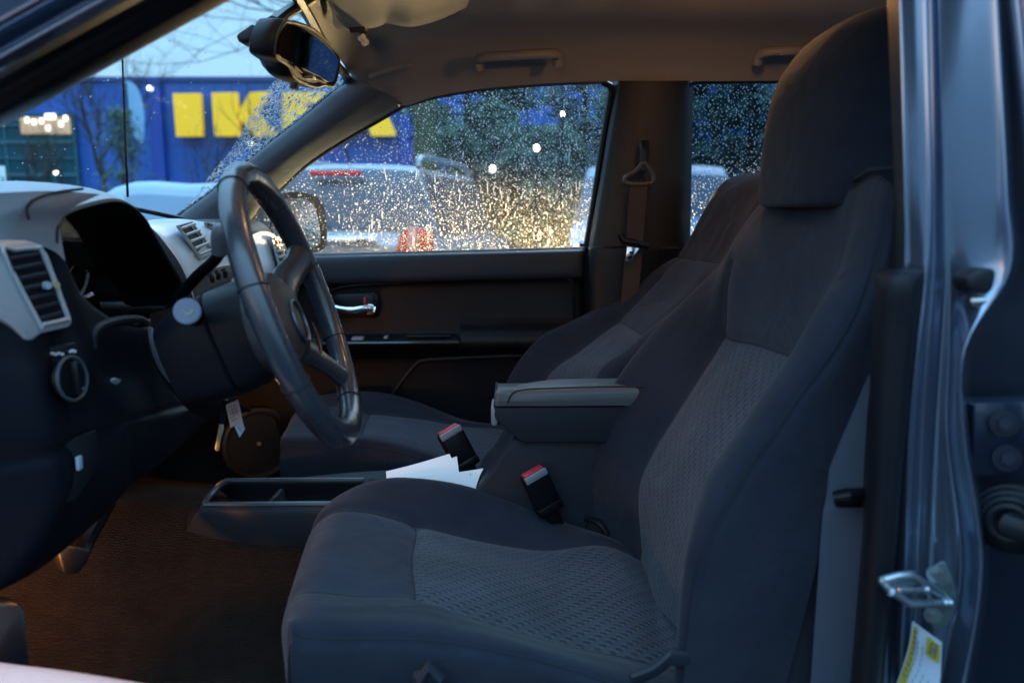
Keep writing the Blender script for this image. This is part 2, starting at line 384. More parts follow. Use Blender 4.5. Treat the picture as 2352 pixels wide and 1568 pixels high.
# ---- windshield
def wsP(u, v):  # intersection with windshield plane through three points of the glass
    a, b, c = P(800, 185, 1.97), P(405, 500, 2.08), Vector((-.46, .92, 1.66))
    nrm = (b - a).cross(c - a).normalized()
    d = P(u, v, 1) - CAM; return CAM + d * ((a - CAM).dot(nrm) / d.dot(nrm)), nrm
ws_out = [(407, 505), (500, 432), (600, 348), (700, 268), (762, 215), (792, 196), (796, 184), (770, 150), (730, 80), (690, 8), (640, -60), (450, -120), (200, 20), (-100, 240), (-200, 330), (-200, 520), (200, 520)]
g = MB(); pts = [wsP(*q)[0] for q in ws_out]; g.add(pts, [tuple(range(len(pts)))], smooth=False); g.build('windshield', M['glass'], T)
MB().tube([wsP(*q)[0] for q in [(400, 508), (500, 434), (600, 350), (700, 270), (762, 217), (790, 199), (799, 184), (790, 168), (770, 148), (730, 78), (690, 6), (640, -70)]], .010, 6, up=Vector((0, 1, 0))).build('windshield_seal', M['blk'], T)

# ---- passenger A pillar trim
up_ = [(380, 525, 2.10), (405, 500, 2.09), (500, 430, 2.06), (600, 345, 2.03), (700, 266, 2.0), (760, 216, 1.975), (800, 187, 1.965), (806, 172, 1.965)]
lo_ = [(560, 525, 2.10), (600, 470, 2.09), (645, 430, 2.08), (705, 375, 2.06), (785, 322, 2.04), (855, 282, 2.03), (915, 247, 2.02), (925, 240, 2.02)]
rows = []
for a, b in zip(up_, lo_):
    A, B = P(*a), P(*b); mid = (A + B) / 2 + Vector((.012, -.03, 0))
    rows.append([A + Vector((0, .05, 0)), A, A.lerp(mid, .5) + Vector((0, -.010, 0)), mid, mid.lerp(B, .55) + Vector((0, -.006, 0)), B, B + Vector((0, .03, .0))])
surf('windshield_pillar', rows, M['pillar'], T, n=5)
MB().tube(spline([P(u, v + 3, Y + .01) for u, v, Y in lo_]), .006, 8).build('door_seal', M['rub'], T)

# ---- driver's windshield pillar close to the camera
dv = Vector((.873, -.487)); nv = Vector((-.487, -.873)); rows = []
for t in (-260, -60, 140, 340, 560, 800, 1050):
    r = []
    for off, Y in ((-3, .93), (0, .90), (22, .875), (55, .86), (88, .845), (100, .82), (112, .80), (128, .79), (143, .785), (150, .80), (158, .80), (200, .775), (250, .76), (330, .74), (420, .74)):
        bend = -8 * ((t - 200) / 300) ** 2 * .15
        q = Vector((0, 290)) + dv * t + nv * (off + bend); r.append(P(q.x, q.y, Y))
    rows.append(r)
surf('door_frame', rows, [M['blk'], M['rub'], M['paint']], T, n=3, nu=5, mmap=lambda i, j: 0 if j < 4 else (1 if j < 6 else 2))

# ---- passenger door
Yg = lambda v: 2.095 - (575 - v) / 385 * .06
win = [(600, 590), (640, 587), (1000, 577), (1345, 568), (1362, 470), (1385, 320), (1402, 215), (1398, 196), (1380, 190), (1300, 191), (1200, 197), (1100, 208), (1000, 226), (920, 247), (850, 283), (780, 326), (700, 378), (640, 430), (600, 470), (560, 520)]
sl = lambda u: (u - 700) * -.0255
cols = [150, 330, 520, 640, 760, 880, 1000, 1120, 1240, 1330, 1343]
lev = [(586, 2.092), (589, 2.055), (594, 2.038), (612, 2.032), (650, 2.030), (656, 2.046), (664, 2.052), (720, 2.052), (775, 2.048), (790, 2.035), (812, 2.030), (820, 2.046), (900, 2.055), (1000, 2.06), (1150, 2.06)]
rows = [[(u, v + sl(u) * (1 if v < 660 else .4), Y + (.02 if u > 1340 else 0)) for u in cols] for v, Y in lev]
door = surf('passenger_door', rows, [M['pl'], M['pld']], T, n=3, nu=4, mmap=lambda i, j: 1 if i > 5 else 0)
door.name = 'door'
gl = MB(); pts = [P(u, v, Yg(v)) for u, v in win]; gl.add(pts, [tuple(range(len(pts)))], smooth=False)
doorglass = gl.build('window', M['mist'], door)
fr = MB(); fr.tube([P(u, v, Yg(v) - .004) for u, v in [(1346, 572), (1363, 470), (1386, 320), (1404, 215), (1401, 198), (1383, 189)]], .009, 8, up=Vector((0, 1, 0)), m=0)
fr.tube([P(u, v + 3, 2.075) for u, v in [(560, 592), (640, 589), (1000, 579), (1350, 570)]], .0075, 8, up=Vector((0, 1, 0)))
fr.build('window_frame', M['blk'], door)
MB().tube([P(u, v, 2.03) for u, v in [(1364, 575), (1381, 470), (1404, 320), (1421, 215), (1416, 196)]], .012, 8, up=Vector((0, 1, 0))).build('door_seal', M['rub'], door)
# inset panel border
ins_o = spline([(742, 695, 2.046), (748, 676, 2.045), (775, 662, 2.044), (830, 654, 2.044), (1000, 645, 2.044), (1150, 640, 2.044), (1280, 637, 2.044), (1306, 641, 2.044), (1316, 655, 2.044), (1318, 690, 2.044), (1318, 745, 2.044)])
MB().tube(ins_o, .0035, 6).build('panel_trim', M['blk'], door)
pock = spline([(900, 905, 2.045), (925, 870, 2.042), (955, 835, 2.040), (975, 826, 2.040), (1040, 822, 2.040), (1200, 815, 2.040), (1330, 812, 2.040)])
MB().tube(pock, .005, 6).build('map_pocket', M['pl'], door)
# armrest with the switch strip
ar = [[(u, v, Y) for u in (740, 850, 960, 1052)] for v, Y in ((768, 2.045), (776, 2.02), (781, 1.995), (786, 1.985), (793, 1.985), (800, 1.995), (812, 2.02), (826, 2.045))]
arm = surf('armrest', [[(u, v + sl(u) * .35, Y) for u, v, Y in r] for r in ar], M['pld'], door, n=4)
ar2 = [[(u, v + sl(u) * .35, Y) for u in (1057, 1120, 1200, 1290, 1330)] for v, Y in ((735, 2.05), (752, 2.035), (768, 2.01), (785, 1.997), (800, 2.0), (812, 2.018), (822, 2.045))]
surf('armrest', ar2, M['pld'], door, n=4)
mb = MB(); mb.tube([(u, v + sl(u) * .35, 1.984) for u, v in ((740, 789), (900, 789), (1054, 789))], .0045, 8); mb.build('armrest_trim', mat('gloss_black', (.02, .025, .03), .15, coat=.6), door)
mb = MB()
for u, v, s in ((822, 777, .030), (887, 774, .010)): MB().box(P(u, v, 2.0), (s, .03, .008), bev=.003).build('window_switch', M['pltop'], door)
MB().box(P(985, 771, 2.0), (.11, .02, .006), bev=.002).build('pull_slot', M['blk'], door)
# handle cup and chrome lever
mb = MB(); mb.prism([(762, 727, 2.044), (760, 690, 2.044), (775, 676, 2.044), (860, 672, 2.044), (869, 680, 2.044), (870, 724, 2.044), (862, 730, 2.044)], (0, -.006, 0), bev=.002); cup = mb.build('handle_cup', M['blk'], door)
mb = MB(); lv = spline([(761, 704, 2.012), (780, 710, 2.008), (810, 712, 2.006), (840, 708, 2.010), (858, 712, 2.020)], 6)
mb.tube(lv, [.006, .007] + [.0085] * (len(lv) - 3) + [.012], 12, flat=.7); mb.box(P(852, 710, 2.026), (.018, .02, .03), bev=.004); mb.build('door_handle', M['chrome'], door)
mb = MB(); mb.box(P(849, 688, 2.026), (.022, .016, .026), bev=.004); mb.box(P(838, 690, 2.024), (.006, .014, .018), bev=.001, m=1); mb.build('lock_lever', [M['pl'], M['red']], door)
# speaker low in the door
mb = MB(); sp = P(592, 1018, 2.03); ax = Vector((.55, -.75, .1)).normalized(); q = ax.to_track_quat('Z', 'Y').to_matrix()
ringp = [sp + q @ Vector((math.cos(a) * .088, math.sin(a) * .088, .006)) for a in [2 * math.pi * i / 40 for i in range(40)]]
mb.tube(ringp, .010, 8, closed=True)
mb.build('speaker_ring', mat('speaker_ring', (.03, .027, .025), .5), door)
mesh_m = mat('speaker_mesh', (.03, .024, .02), .5); n_ = mesh_m.node_tree.nodes; l_ = mesh_m.node_tree.links
vo = n_.new("ShaderNodeTexVoronoi"); vo.inputs["Scale"].default_value = 190; vo.inputs["Randomness"].default_value = .05; tc_ = n_.new("ShaderNodeTexCoord"); l_.new(tc_.outputs["Object"], vo.inputs["Vector"])
rp = n_.new("ShaderNodeMapRange"); rp.inputs[1].default_value = .3; rp.inputs[2].default_value = .5; l_.new(vo.outputs["Distance"], rp.inputs[0])
mx = n_.new("ShaderNodeMix"); mx.data_type = 'RGBA'; mx.inputs[6].default_value = (.003, .003, .003, 1); mx.inputs[7].default_value = (.035, .028, .024, 1); l_.new(rp.outputs[0], mx.inputs[0]); l_.new(mx.outputs[2], n_["Principled BSDF"].inputs["Base Color"])
mb = MB(); mb.cyl(sp, .086, .012, ax, 40, bev=.003); mb.cyl(sp + ax * .008, .006, .004, ax, 6, m=1); mb.build('speaker_grille', [mesh_m, mat('speaker_badge', (.4, .3, .2), .4)], door)
# door mirror outside
mo = [(628, 470), (640, 448), (665, 441), (700, 443), (728, 452), (744, 475), (750, 520), (749, 560), (738, 575), (700, 583), (650, 588), (610, 590)]
ym = 2.27
outl = spline([P(u, v, ym) for u, v in mo], 4, True); c0 = sum(outl, Vector()) / len(outl)
mb = MB(); mb.loft([[c0 + (p - c0) * 1.0 for p in outl], [c0 + (p - c0) * 1.02 + Vector((-.02, .02, 0)) for p in outl], [c0 + (p - c0) * .96 + Vector((-.07, .05, 0)) for p in outl], [c0 + (p - c0) * .55 + Vector((-.11, .08, 0)) for p in outl]])
dm = mb.build('door_mirror', mat('mirror_housing', (.012, .012, .014), .4), T, recalc=True)
mi_ = [(630, 480), (640, 462), (665, 455), (697, 458), (715, 467), (726, 490), (733, 525), (735, 555), (726, 566), (690, 574), (640, 580), (612, 582)]
il = spline([P(u, v, ym) + Vector((.002, -.004, 0)) for u, v in mi_], 4, True)
mb = MB(); mb.add(il, [tuple(range(len(il)))], smooth=False); mb.build('mirror_face', mat('wet_mirror', (.55, .65, .72), .12, 1, bump=1, bscale=130), dm)

# ---- passenger-side middle pillar, rear door, belts
rows = []
for v in (186, 260, 340, 420, 500, 560, 600, 700, 850, 1000):
    a = -(v - 190) * .162 if v < 568 else -(568 - 190) * .162
    rows.append([(1412 + a, v, 2.07), (1418 + a, v, 2.02), (1432 + a, v, 2.0), (1480 + a * .95, v, 1.985), (1535 + a * .6, v, 1.99), (1575 + a * .3, v, 2.01), (1592 + a * .12 * 1.0, v, 2.05)])
pil = surf('middle_pillar', rows, mat('pillar_dark', (.009, .008, .0085), .6, bump=.15), T, n=4)
surf('pillar_cover', [[(1352, 568, 2.04), (1360, 566, 1.995), (1420, 566, 1.975), (1500, 568, 1.98), (1560, 570, 2.0)], [(1350, 600, 2.04), (1358, 600, 1.99), (1420, 600, 1.97), (1500, 600, 1.975), (1560, 600, 1.995)], [(1350, 900, 2.04), (1358, 900, 1.99), (1420, 900, 1.97), (1500, 900, 1.975), (1560, 900, 1.995)]], M['pld'], T, n=4)
mb = MB(); mb.prism([(1332, 560, 2.09), (1372, 560, 2.09), (1372, 1150, 2.09), (1332, 1150, 2.09)], (0, .03, 0)); mb.build('door_shut', M['blk'], T)
mb = MB(); mb.tube(spline([(1478, 328, 1.965), (1480, 350, 1.955), (1478, 392, 1.955)]), .012, 8); mb.build('belt_anchor', M['pld'], pil)
mb = MB(); mb.tube(spline([(1478, 375, 1.945), (1458, 395, 1.945), (1436, 408, 1.945), (1438, 420, 1.945), (1466, 424, 1.945), (1496, 420, 1.945), (1500, 405, 1.945), (1490, 388, 1.945)], 5, True), .0055, 8, closed=True); mb.build('belt_guide', mat('guide_plastic', (.055, .05, .05), .4), pil)
def ribbon(name, pts, width_dir, wd, m_, parent, th=.0015):
    q = spline(pts, 6); wv_ = Vector(width_dir).normalized() * wd / 2
    r = [[p - wv_, p - wv_ * .3, p + wv_ * .3, p + wv_] for p in q]
    return surf(name, r, m_, parent, n=1, nu=3, thick=th)
ribbon('seat_belt', [(1468, 418, 1.944), (1462, 480, 1.948), (1457, 555, 1.950), (1450, 640, 1.952), (1440, 760, 1.955)], (1, 0, 0), .042, mat('belt_brown', (.045, .034, .032), .85, bump=.3, bscale=900), T)
mb = MB(); mb.tube(spline([(1424, 538, 1.938), (1432, 552, 1.936), (1460, 558, 1.935), (1488, 566, 1.938)]), .0075, 8); mb.build('belt_stop', M['blk'], pil)
mb = MB(); mb.prism([(1440, 566, 1.93), (1468, 570, 1.93), (1466, 576, 1.93), (1456, 590, 1.93), (1453, 602, 1.93), (1436, 599, 1.93), (1438, 585, 1.93)], (0, .003, 0), bev=.0008)
mb.box(P(1450, 580, 1.927), (.010, .004, .006), m=1); mb.box(P(1446, 591, 1.927), (.010, .004, .006), m=1); mb.build('belt_tongue', [M['chrome'], M['blk']], pil)
# rear passenger window
rw = [(1529, 556), (1536, 470), (1550, 340), (1562, 240), (1572, 205), (1590, 191), (1620, 188), (1800, 187), (2050, 186), (2250, 186), (2250, 556)]
gl = MB(); pts = [P(u, v, Yg(v)) for u, v in rw]; gl.add(pts, [tuple(range(len(pts)))], smooth=False)
rows = [[(u, v, Y) for u in (1522, 1600, 1750, 1950, 2300)] for v, Y in ((558, 2.09), (562, 2.04), (575, 2.03), (700, 2.04), (1150, 2.05))]
rdoor = surf('rear_door', rows, M['pl'], T, n=3)
gl.build('window', M['tint'], rdoor)
MB().tube([P(u, v, Yg(v) - .004) for u, v in rw[:9]], .006, 8, up=Vector((0, 1, 0))).build('window_frame', M['blk'], rdoor)
surf('body_side', [[(u, v, 2.14) for u in (100, 600, 1200, 1800, 2600)] for v in (592, 800, 1100, 1500)], M['paint'], T, n=1)

# ---- cab shell: fire wall, rear wall, far floor
mb = MB(); mb.box(Vector((-.98, 1.45, .95)), (.03, 1.3, .72)); mb.build('fire_wall', M['carpet'], T)
mb = MB(); mb.box(Vector((1.55, 1.45, .90)), (.03, 1.35, .72)); mb.box(Vector((1.55, 1.45, 1.72)), (.03, 1.35, .12)); mb.box(Vector((1.55, .85, 1.46)), (.03, .15, .4)); mb.box(Vector((1.55, 2.05, 1.46)), (.03, .15, .4)); cb = mb.build('cab_back', M['pld'], T)
mb = MB(); mb.add([(1.55, .92, 1.25), (1.55, 1.98, 1.25), (1.55, 1.98, 1.67), (1.55, .92, 1.67)], [(0, 1, 2, 3)], smooth=False); mb.build('rear_window', M['mist'], cb)
mb = MB(); mb.box(Vector((.3, 1.45, .50)), (2.55, 1.3, .03)); mb.build('floor_pan', M['pld'], T)
cr = [[(-300, 1720, 1.02), (0, 1700, 1.06), (300, 1700, 1.08), (600, 1700, 1.1), (900, 1700, 1.1)],
      [(-300, 1560, 1.08), (0, 1560, 1.12), (300, 1560, 1.17), (600, 1560, 1.20), (900, 1560, 1.2)],
      [(-300, 1440, 1.12), (0, 1440, 1.16), (300, 1440, 1.22), (450, 1440, 1.25), (760, 1430, 1.27)],
      [(-300, 1330, 1.14), (0, 1330, 1.20), (220, 1320, 1.25), (420, 1330, 1.29), (800, 1340, 1.31)],
      [(-200, 1250, 1.18), (120, 1240, 1.26), (260, 1210, 1.30), (420, 1240, 1.33), (820, 1255, 1.345)],
      [(-100, 1180, 1.25), (150, 1150, 1.33), (330, 1130, 1.37), (460, 1140, 1.42), (650, 1200, 1.42)],
      [(0, 1120, 1.4), (200, 1100, 1.5), (350, 1110, 1.6), (480, 1120, 1.62), (650, 1150, 1.6)],
      [(0, 1080, 1.6), (200, 1080, 1.8), (400, 1100, 1.95), (520, 1110, 2.0), (700, 1120, 2.02)]]
surf('floor_carpet', cr, M['carpet'], T, n=6)
# brake pedal and foot rest
mb = MB(); mb.tube(spline([(250, 1150, 1.22), (200, 1240, 1.17), (178, 1290, 1.13)]), .012, 8); mb.prism([(132, 1258, 1.10), (142, 1250, 1.10), (205, 1258, 1.11), (210, 1270, 1.11), (182, 1318, 1.10), (148, 1316, 1.09)], (-.02, .008, 0), bev=.004); mb.build('pedal', M['blk'], T)
mb = MB(); mb.prism([(-80, 1385, 1.0), (40, 1380, 1.02), (60, 1400, 1.02), (78, 1600, .99), (-80, 1640, .97)], (-.03, .02, 0), bev=.008); mb.build('foot_rest', M['blk'], T)
# pale sill plate in the near corner
sillm = mat('sill_plate', (.95, .47, .39), .7, 0, bump=.6, bscale=450, var=.08, vscale=40)
surf('door_sill', [[(-200, 1497, .80), (0, 1524, .80), (180, 1545, .80), (420, 1583, .80), (700, 1625, .80)], [(-200, 1510, .77), (0, 1537, .77), (180, 1560, .77), (420, 1600, .77), (700, 1645, .77)], [(-200, 1700, .70), (0, 1720, .70), (180, 1730, .70), (420, 1760, .70), (700, 1800, .70)]], sillm, T, n=4)

# ---- dashboard body: top pad and face, then the driver's side
def dash_prof(Y, hump=0):
    return [Vector((x, Y, z)) for x, z in ((-1.05, 1.285), (-.90, 1.312), (-.78, 1.325), (-.68, 1.325), (-.635, 1.305), (-.615, 1.26), (-.61, 1.18), (-.60, 1.08), (-.62, 1.0), (-.70, .93), (-.85, .90))]
dash = surf('dashboard', [dash_prof(Y) for Y in (1.38, 1.45, 1.6, 1.8, 2.0, 2.09)], M['pl'], T, n=3)
# instrument hood
lip = [(128, 560, .955), (132, 520, .963), (150, 494, .985), (215, 472, 1.05), (265, 465, 1.105), (300, 477, 1.15), (330, 505, 1.19), (350, 540, 1.22), (382, 595, 1.265), (412, 645, 1.31), (432, 695, 1.35)]
rows = []
for k, q in enumerate(lip):
    p = P(*q); s = k / 10; top = Vector((0, 0, 1))
    out = Vector((0, -.8 + 1.6 * s, max(.1, math.sin(math.pi * min(1, .15 + s * .8))))).normalized()
    rows.append([p + Vector((-.10, 0, -.004)) - out * .012, p + Vector((-.03, 0, 0)) - out * .006, p - out * .001, p + Vector((.002, 0, 0)) + out * .003, p + Vector((-.012, 0, 0)) + out * .012, p + Vector((-.06, 0, -.002)) + out * .026, p + Vector((-.16, 0, -.004)) + out * .032, p + Vector((-.28, 0, -.02)) + out * .026, p + Vector((-.42, 0, -.06)) + out * .02])
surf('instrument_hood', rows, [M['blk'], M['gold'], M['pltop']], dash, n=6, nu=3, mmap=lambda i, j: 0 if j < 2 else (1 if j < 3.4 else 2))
# near top pad of the dash, left of the hood
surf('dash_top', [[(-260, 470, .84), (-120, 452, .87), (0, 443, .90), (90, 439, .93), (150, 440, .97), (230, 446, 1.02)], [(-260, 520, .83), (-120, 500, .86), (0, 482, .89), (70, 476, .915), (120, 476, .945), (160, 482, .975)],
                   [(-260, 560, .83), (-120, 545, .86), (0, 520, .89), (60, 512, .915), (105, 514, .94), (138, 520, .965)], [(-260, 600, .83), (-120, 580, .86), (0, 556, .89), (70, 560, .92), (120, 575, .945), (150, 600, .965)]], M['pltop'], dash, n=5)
MB().tube(spline([(66, 505, .905), (62, 480, .905), (80, 458, .92), (130, 442, .955), (190, 434, .99)]), .0018, 6).build('pad_seam', M['seam'], dash)
# cluster floor and glass
lp_ = spline([P(u, v, Y) for u, v, Y in lip] + [P(425, 740, 1.32), P(340, 790, 1.2), P(230, 790, 1.04), P(150, 680, .965)], 3, True)
lc = sum(lp_, Vector()) / len(lp_); mb = MB()
mb.loft([[lc + (p - lc) * 1.0 + Vector((-.02, 0, 0)) for p in lp_], [lc + (p - lc) * .96 + Vector((-.09, 0, 0)) for p in lp_], [lc + (p - lc) * .80 + Vector((-.13, 0, -.01)) for p in lp_], [lc + (p - lc) * .3 + Vector((-.135, 0, -.01)) for p in lp_], [lc + (p - lc) * .02 + Vector((-.135, 0, -.01)) for p in lp_]])
mb.f = mb.f[:-2] + mb.f[-1:]; mb.m = mb.m[:-1]; mb.s = mb.s[:-1]
for dy, r_ in ((-.05, .055), (.075, .05)):
    mb.tube([lc + Vector((-.125, dy + math.cos(a) * r_, -.01 + math.sin(a) * r_)) for a in [2 * math.pi * i / 32 for i in range(32)]], .0025, 6, closed=True, m=1)
    for t in range(11):
        a = R(-40 + 26 * t); c_ = Vector((-.123, dy + math.cos(a) * r_ * .86, -.01 + math.sin(a) * r_ * .86)); mb.box(lc + c_, (.001, .0022, .0022), m=1)
    mb.tube([lc + Vector((-.121, dy, -.01)), lc + Vector((-.121, dy - r_ * .6, -.01 - r_ * .45))], .0012, 5, m=1)
mb.build('instrument_cluster', [mat('cluster_black', (.011, .010, .009), .25), mat('cluster_grey', (.5, .45, .4), .4)], dash)
mb = MB(); mb.cyl(P(203, 678, 1.01), .003, .012, (1, .4, .5), 8); mb.build('odometer_stalk', M['chrome'], dash)
cvr = MB(); cp_ = [lc + (p - lc) * .97 + Vector((-.055, 0, 0)) for p in lp_]; cvr.add(cp_, [tuple(range(len(cp_)))], smooth=False); cvr.build('cluster_lens', glass_lens, dash)
# driver-side lower dash: one moulded sheet
rows = [[(-120, 560, .84), (40, 575, .90), (110, 560, .945), (150, 600, .965), (200, 690, 1.0), (300, 745, 1.12), (400, 700, 1.27), (470, 680, 1.38)],
        [(-120, 780, .84), (66, 790, .90), (130, 775, .945), (190, 760, .975), (232, 745, 1.02), (320, 755, 1.12), (410, 745, 1.27), (490, 740, 1.38)],
        [(-120, 900, .84), (86, 870, .90), (140, 860, .945), (205, 850, .975), (245, 845, 1.03), (330, 840, 1.12), (420, 820, 1.27), (500, 810, 1.38)],
        [(-120, 1010, .84), (100, 985, .90), (165, 968, .945), (225, 945, .985), (280, 920, 1.04), (350, 895, 1.13), (430, 880, 1.27), (510, 870, 1.38)],
        [(-120, 1080, .845), (108, 1040, .905), (175, 1015, .95), (240, 985, .995), (300, 960, 1.05), (365, 945, 1.13), (440, 925, 1.27), (515, 910, 1.38)],
        [(-120, 1230, .85), (105, 1180, .905), (180, 1130, .95), (250, 1070, 1.0), (310, 1020, 1.06), (380, 980, 1.14), (450, 940, 1.27), (510, 925, 1.38)],
        [(-120, 1400, .86), (0, 1352, .885), (112, 1290, .94), (235, 1185, 1.02), (302, 1115, 1.09), (385, 1050, 1.17), (440, 1000, 1.27), (495, 950, 1.38)],
        [(-180, 1400, .90), (-60, 1350, .92), (40, 1290, .97), (160, 1185, 1.05), (240, 1115, 1.12), (330, 1050, 1.20), (400, 1000, 1.28), (470, 950, 1.39)]]
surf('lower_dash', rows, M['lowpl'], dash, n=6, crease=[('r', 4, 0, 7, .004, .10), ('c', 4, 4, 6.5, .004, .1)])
# silver outer vent with its louvres
va, vb, vc = P(0, 553, .885), P(160, 750, .95), P(92, 562, .930)
VP = lambda u, v, o=0: PL(u, v, va, vb, vc, o)
mb = MB(); outer = [(-150, 600), (-60, 560), (0, 550), (60, 549), (92, 558), (112, 582), (166, 728), (168, 742), (160, 752), (96, 766), (76, 782), (62, 782), (30, 750), (-150, 640)]
vn_ = (VP(50, 600, .01) - VP(50, 600, 0)).normalized()
mb.prism([VP(u, v, 0) for u, v in outer], -vn_ * .03, bev=.004, seg=3); mb.build('vent_bezel', M['silver'], dash)
hole_ = [(4, 580), (30, 574), (80, 570), (94, 580), (149, 722), (147, 733), (95, 745), (86, 741)]
mb = MB(); pv = spline([VP(u, v, .0012) for u, v in hole_], 3, True); mb.add(pv, [tuple(range(len(pv)))], smooth=False)
mb.tube([p + vn_ * .001 for p in pv], .0028, 8, closed=True, m=2)
for k in range(7):
    q = (k + .55) / 7; ua, ub = 6 + 80 * q, 84 + 62 * q; a_, b_ = 580 + 160 * q, 574 + 158 * q
    mb.tube([VP(ua + 4, a_ + 3, .003), VP((ua + ub) / 2, (a_ + b_) / 2, .003), VP(ub - 4, b_ - 3, .003)], .0030, 6, m=1, flat=.6)
mb.build('air_vent', [M['blk'], M['pl'], M['silver']], dash)
mb = MB(); mb.cyl(VP(98, 656, .006), .0045, .006, vn_, 10); mb.cyl(VP(118, 655, .006), .0045, .006, vn_, 10, m=1); mb.build('vent_wheel', [mat('pale_blue', (.3, .42, .52), .3), mat('pale_amber', (.4, .36, .22), .3)], dash)
# headlamp switch panel
mb = MB(); mb.prism([(78, 805, .918), (172, 785, .952), (178, 790, .953), (200, 930, .965), (196, 942, .964), (128, 966, .935), (104, 966, .925)], (-.012, 0, 0), bev=.003)
mb.build('switch_panel', M['pld'], dash)
mb = MB(); kc = P(137, 868, .935) + Vector((.012, -.004, 0)); kq = Vector((1, -.12, .10)).normalized()
mb.cyl(kc, .023, .012, kq, 32, bev=.003); mb.tube([kc + kq * .006 + kq.to_track_quat('Z', 'Y').to_matrix() @ Vector((math.cos(a) * .026, math.sin(a) * .026, 0)) for a in [2 * math.pi * i / 32 for i in range(32)]], .0022, 6, closed=True, m=1)
mb.box(kc + kq * .010, (.01, .006, .04), bev=.002); kn = mb.build('light_switch', [M['pld'], mat('knob_edge', (.05, .06, .075), .35)], dash)
icm = mat('icon_white', (.55, .52, .55), .5); mb = MB()
for (u, v) in ((98, 818), (103, 826), (108, 812), (116, 810), (124, 812), (132, 810), (140, 812), (158, 806), (163, 804), (168, 806), (190, 895), (186, 890), (132, 937), (165, 830)):
    MB().box(P(u, v, .93 + (u - 98) / 100 * .03) + Vector((.004, -.004, 0)), (.003, .0035, .0035), bev=.001).build('switch_icon', icm, dash)
# hood release
mb = MB(); mb.prism([(128, 1020, .925), (226, 985, .975), (226, 1075, .965), (175, 1150, .935), (146, 1155, .925)], (-.008, 0, 0), bev=.003); rel = mb.build('release_lever', M['pld'], dash)
mb = MB(); mb.box(P(182, 1060, .945) + Vector((.002, -.004, 0)), (.004, .010, .017), bev=.001); mb.build('release_icon', mat('release_icon', (.35, .45, .55), .5), dash)
# rounded ledge, lower pocket
mb = MB(); mb.tube(spline([(213, 800, 1.0), (214, 765, 1.0), (232, 748, 1.02), (270, 736, 1.06), (315, 733, 1.11), (335, 742, 1.14)]), .006, 8); mb.build('cluster_trim', M['pl'], dash)
mb = MB(); mb.prism([(228, 882, 1.01), (265, 866, 1.04), (285, 872, 1.05), (262, 892, 1.04), (236, 892, 1.02)], (-.01, 0, 0), bev=.003); mb.build('dash_tab', M['pltop'], dash)
mb = MB(); mb.prism([(298, 1008, 1.06), (320, 982, 1.08), (350, 972, 1.12), (372, 985, 1.15), (372, 1005, 1.15), (300, 1058, 1.08)], (-.004, 0, 0), bev=.001); mb.build('dash_pocket', M['blk'], dash)
# bezel strip round the column
mb = MB(); mb.tube(spline([(345, 752, 1.12), (350, 790, 1.12), (362, 830, 1.13), (385, 875, 1.15), (410, 915, 1.17), (432, 935, 1.19)]), .0045, 8, flat=.5); mb.build('column_bezel', M['pltop'], dash)
surf('knee_panel', [[(345, 720, 1.14), (420, 700, 1.2), (500, 690, 1.25)], [(352, 830, 1.13), (440, 830, 1.18), (520, 830, 1.25)], [(420, 930, 1.17), (480, 920, 1.2), (540, 915, 1.26)], [(470, 960, 1.22), (520, 950, 1.26), (580, 945, 1.3)]], M['pld'], dash, n=4)

# ---- centre stack: silver bulge with vents, and far vent
cs = [[(330, 520, 1.33), (338, 508, 1.36), (365, 503, 1.42), (420, 503, 1.52), (480, 512, 1.64), (520, 520, 1.74)],
      [(345, 535, 1.335), (360, 525, 1.355), (395, 515, 1.42), (445, 514, 1.52), (500, 522, 1.64), (540, 532, 1.74)],
      [(372, 575, 1.34), (392, 560, 1.355), (425, 545, 1.42), (475, 538, 1.52), (525, 543, 1.64), (560, 552, 1.74)],
      [(402, 620, 1.345), (420, 600, 1.36), (450, 588, 1.42), (500, 575, 1.52), (548, 578, 1.64), (580, 580, 1.74)],
      [(425, 670, 1.35), (440, 648, 1.365), (465, 635, 1.42), (515, 618, 1.52), (560, 615, 1.64), (590, 610, 1.74)],
      [(440, 720, 1.355), (452, 700, 1.37), (474, 680, 1.42), (522, 660, 1.52), (565, 645, 1.64), (595, 640, 1.74)],
      [(450, 820, 1.36), (460, 790, 1.375), (480, 770, 1.42), (525, 740, 1.52), (565, 720, 1.64), (595, 700, 1.74)]]
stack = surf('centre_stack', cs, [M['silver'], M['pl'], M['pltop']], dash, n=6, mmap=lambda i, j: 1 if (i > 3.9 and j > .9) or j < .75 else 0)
MB().tube(spline([(462, 662, 1.415), (515, 640, 1.52), (560, 630, 1.64)]), .0016, 6).build('stack_seam', M['seam'], dash)
def vent(px, nsl, out):
    mb = MB(); p = [P(*q) + out for q in px]; mb.add(p, [tuple(range(4))], smooth=False)
    for k in range(nsl):
        s = (k + .5) / nsl; a = p[0].lerp(p[3], s); b = p[1].lerp(p[2], s); mb.tube([a + out, a.lerp(b, .5) + out, b + out], .0028, 6, m=1)
    q = [x + out * .5 for x in p]; mb.tube(q, .003, 6, closed=True, m=2); return mb
o_ = Vector((.007, -.004, .004))
vent([(398, 527, 1.39), (428, 517, 1.46), (482, 588, 1.50), (450, 602, 1.43)], 5, o_).build('air_vent', [M['blk'], mat('louvre_warm', (.35, .30, .26), .4), M['silver']], dash)
vent([(462, 520, 1.56), (482, 522, 1.62), (512, 560, 1.66), (494, 560, 1.60)], 4, o_).build('air_vent', [M['blk'], M['pl'], M['silver']], dash)
mb = MB()
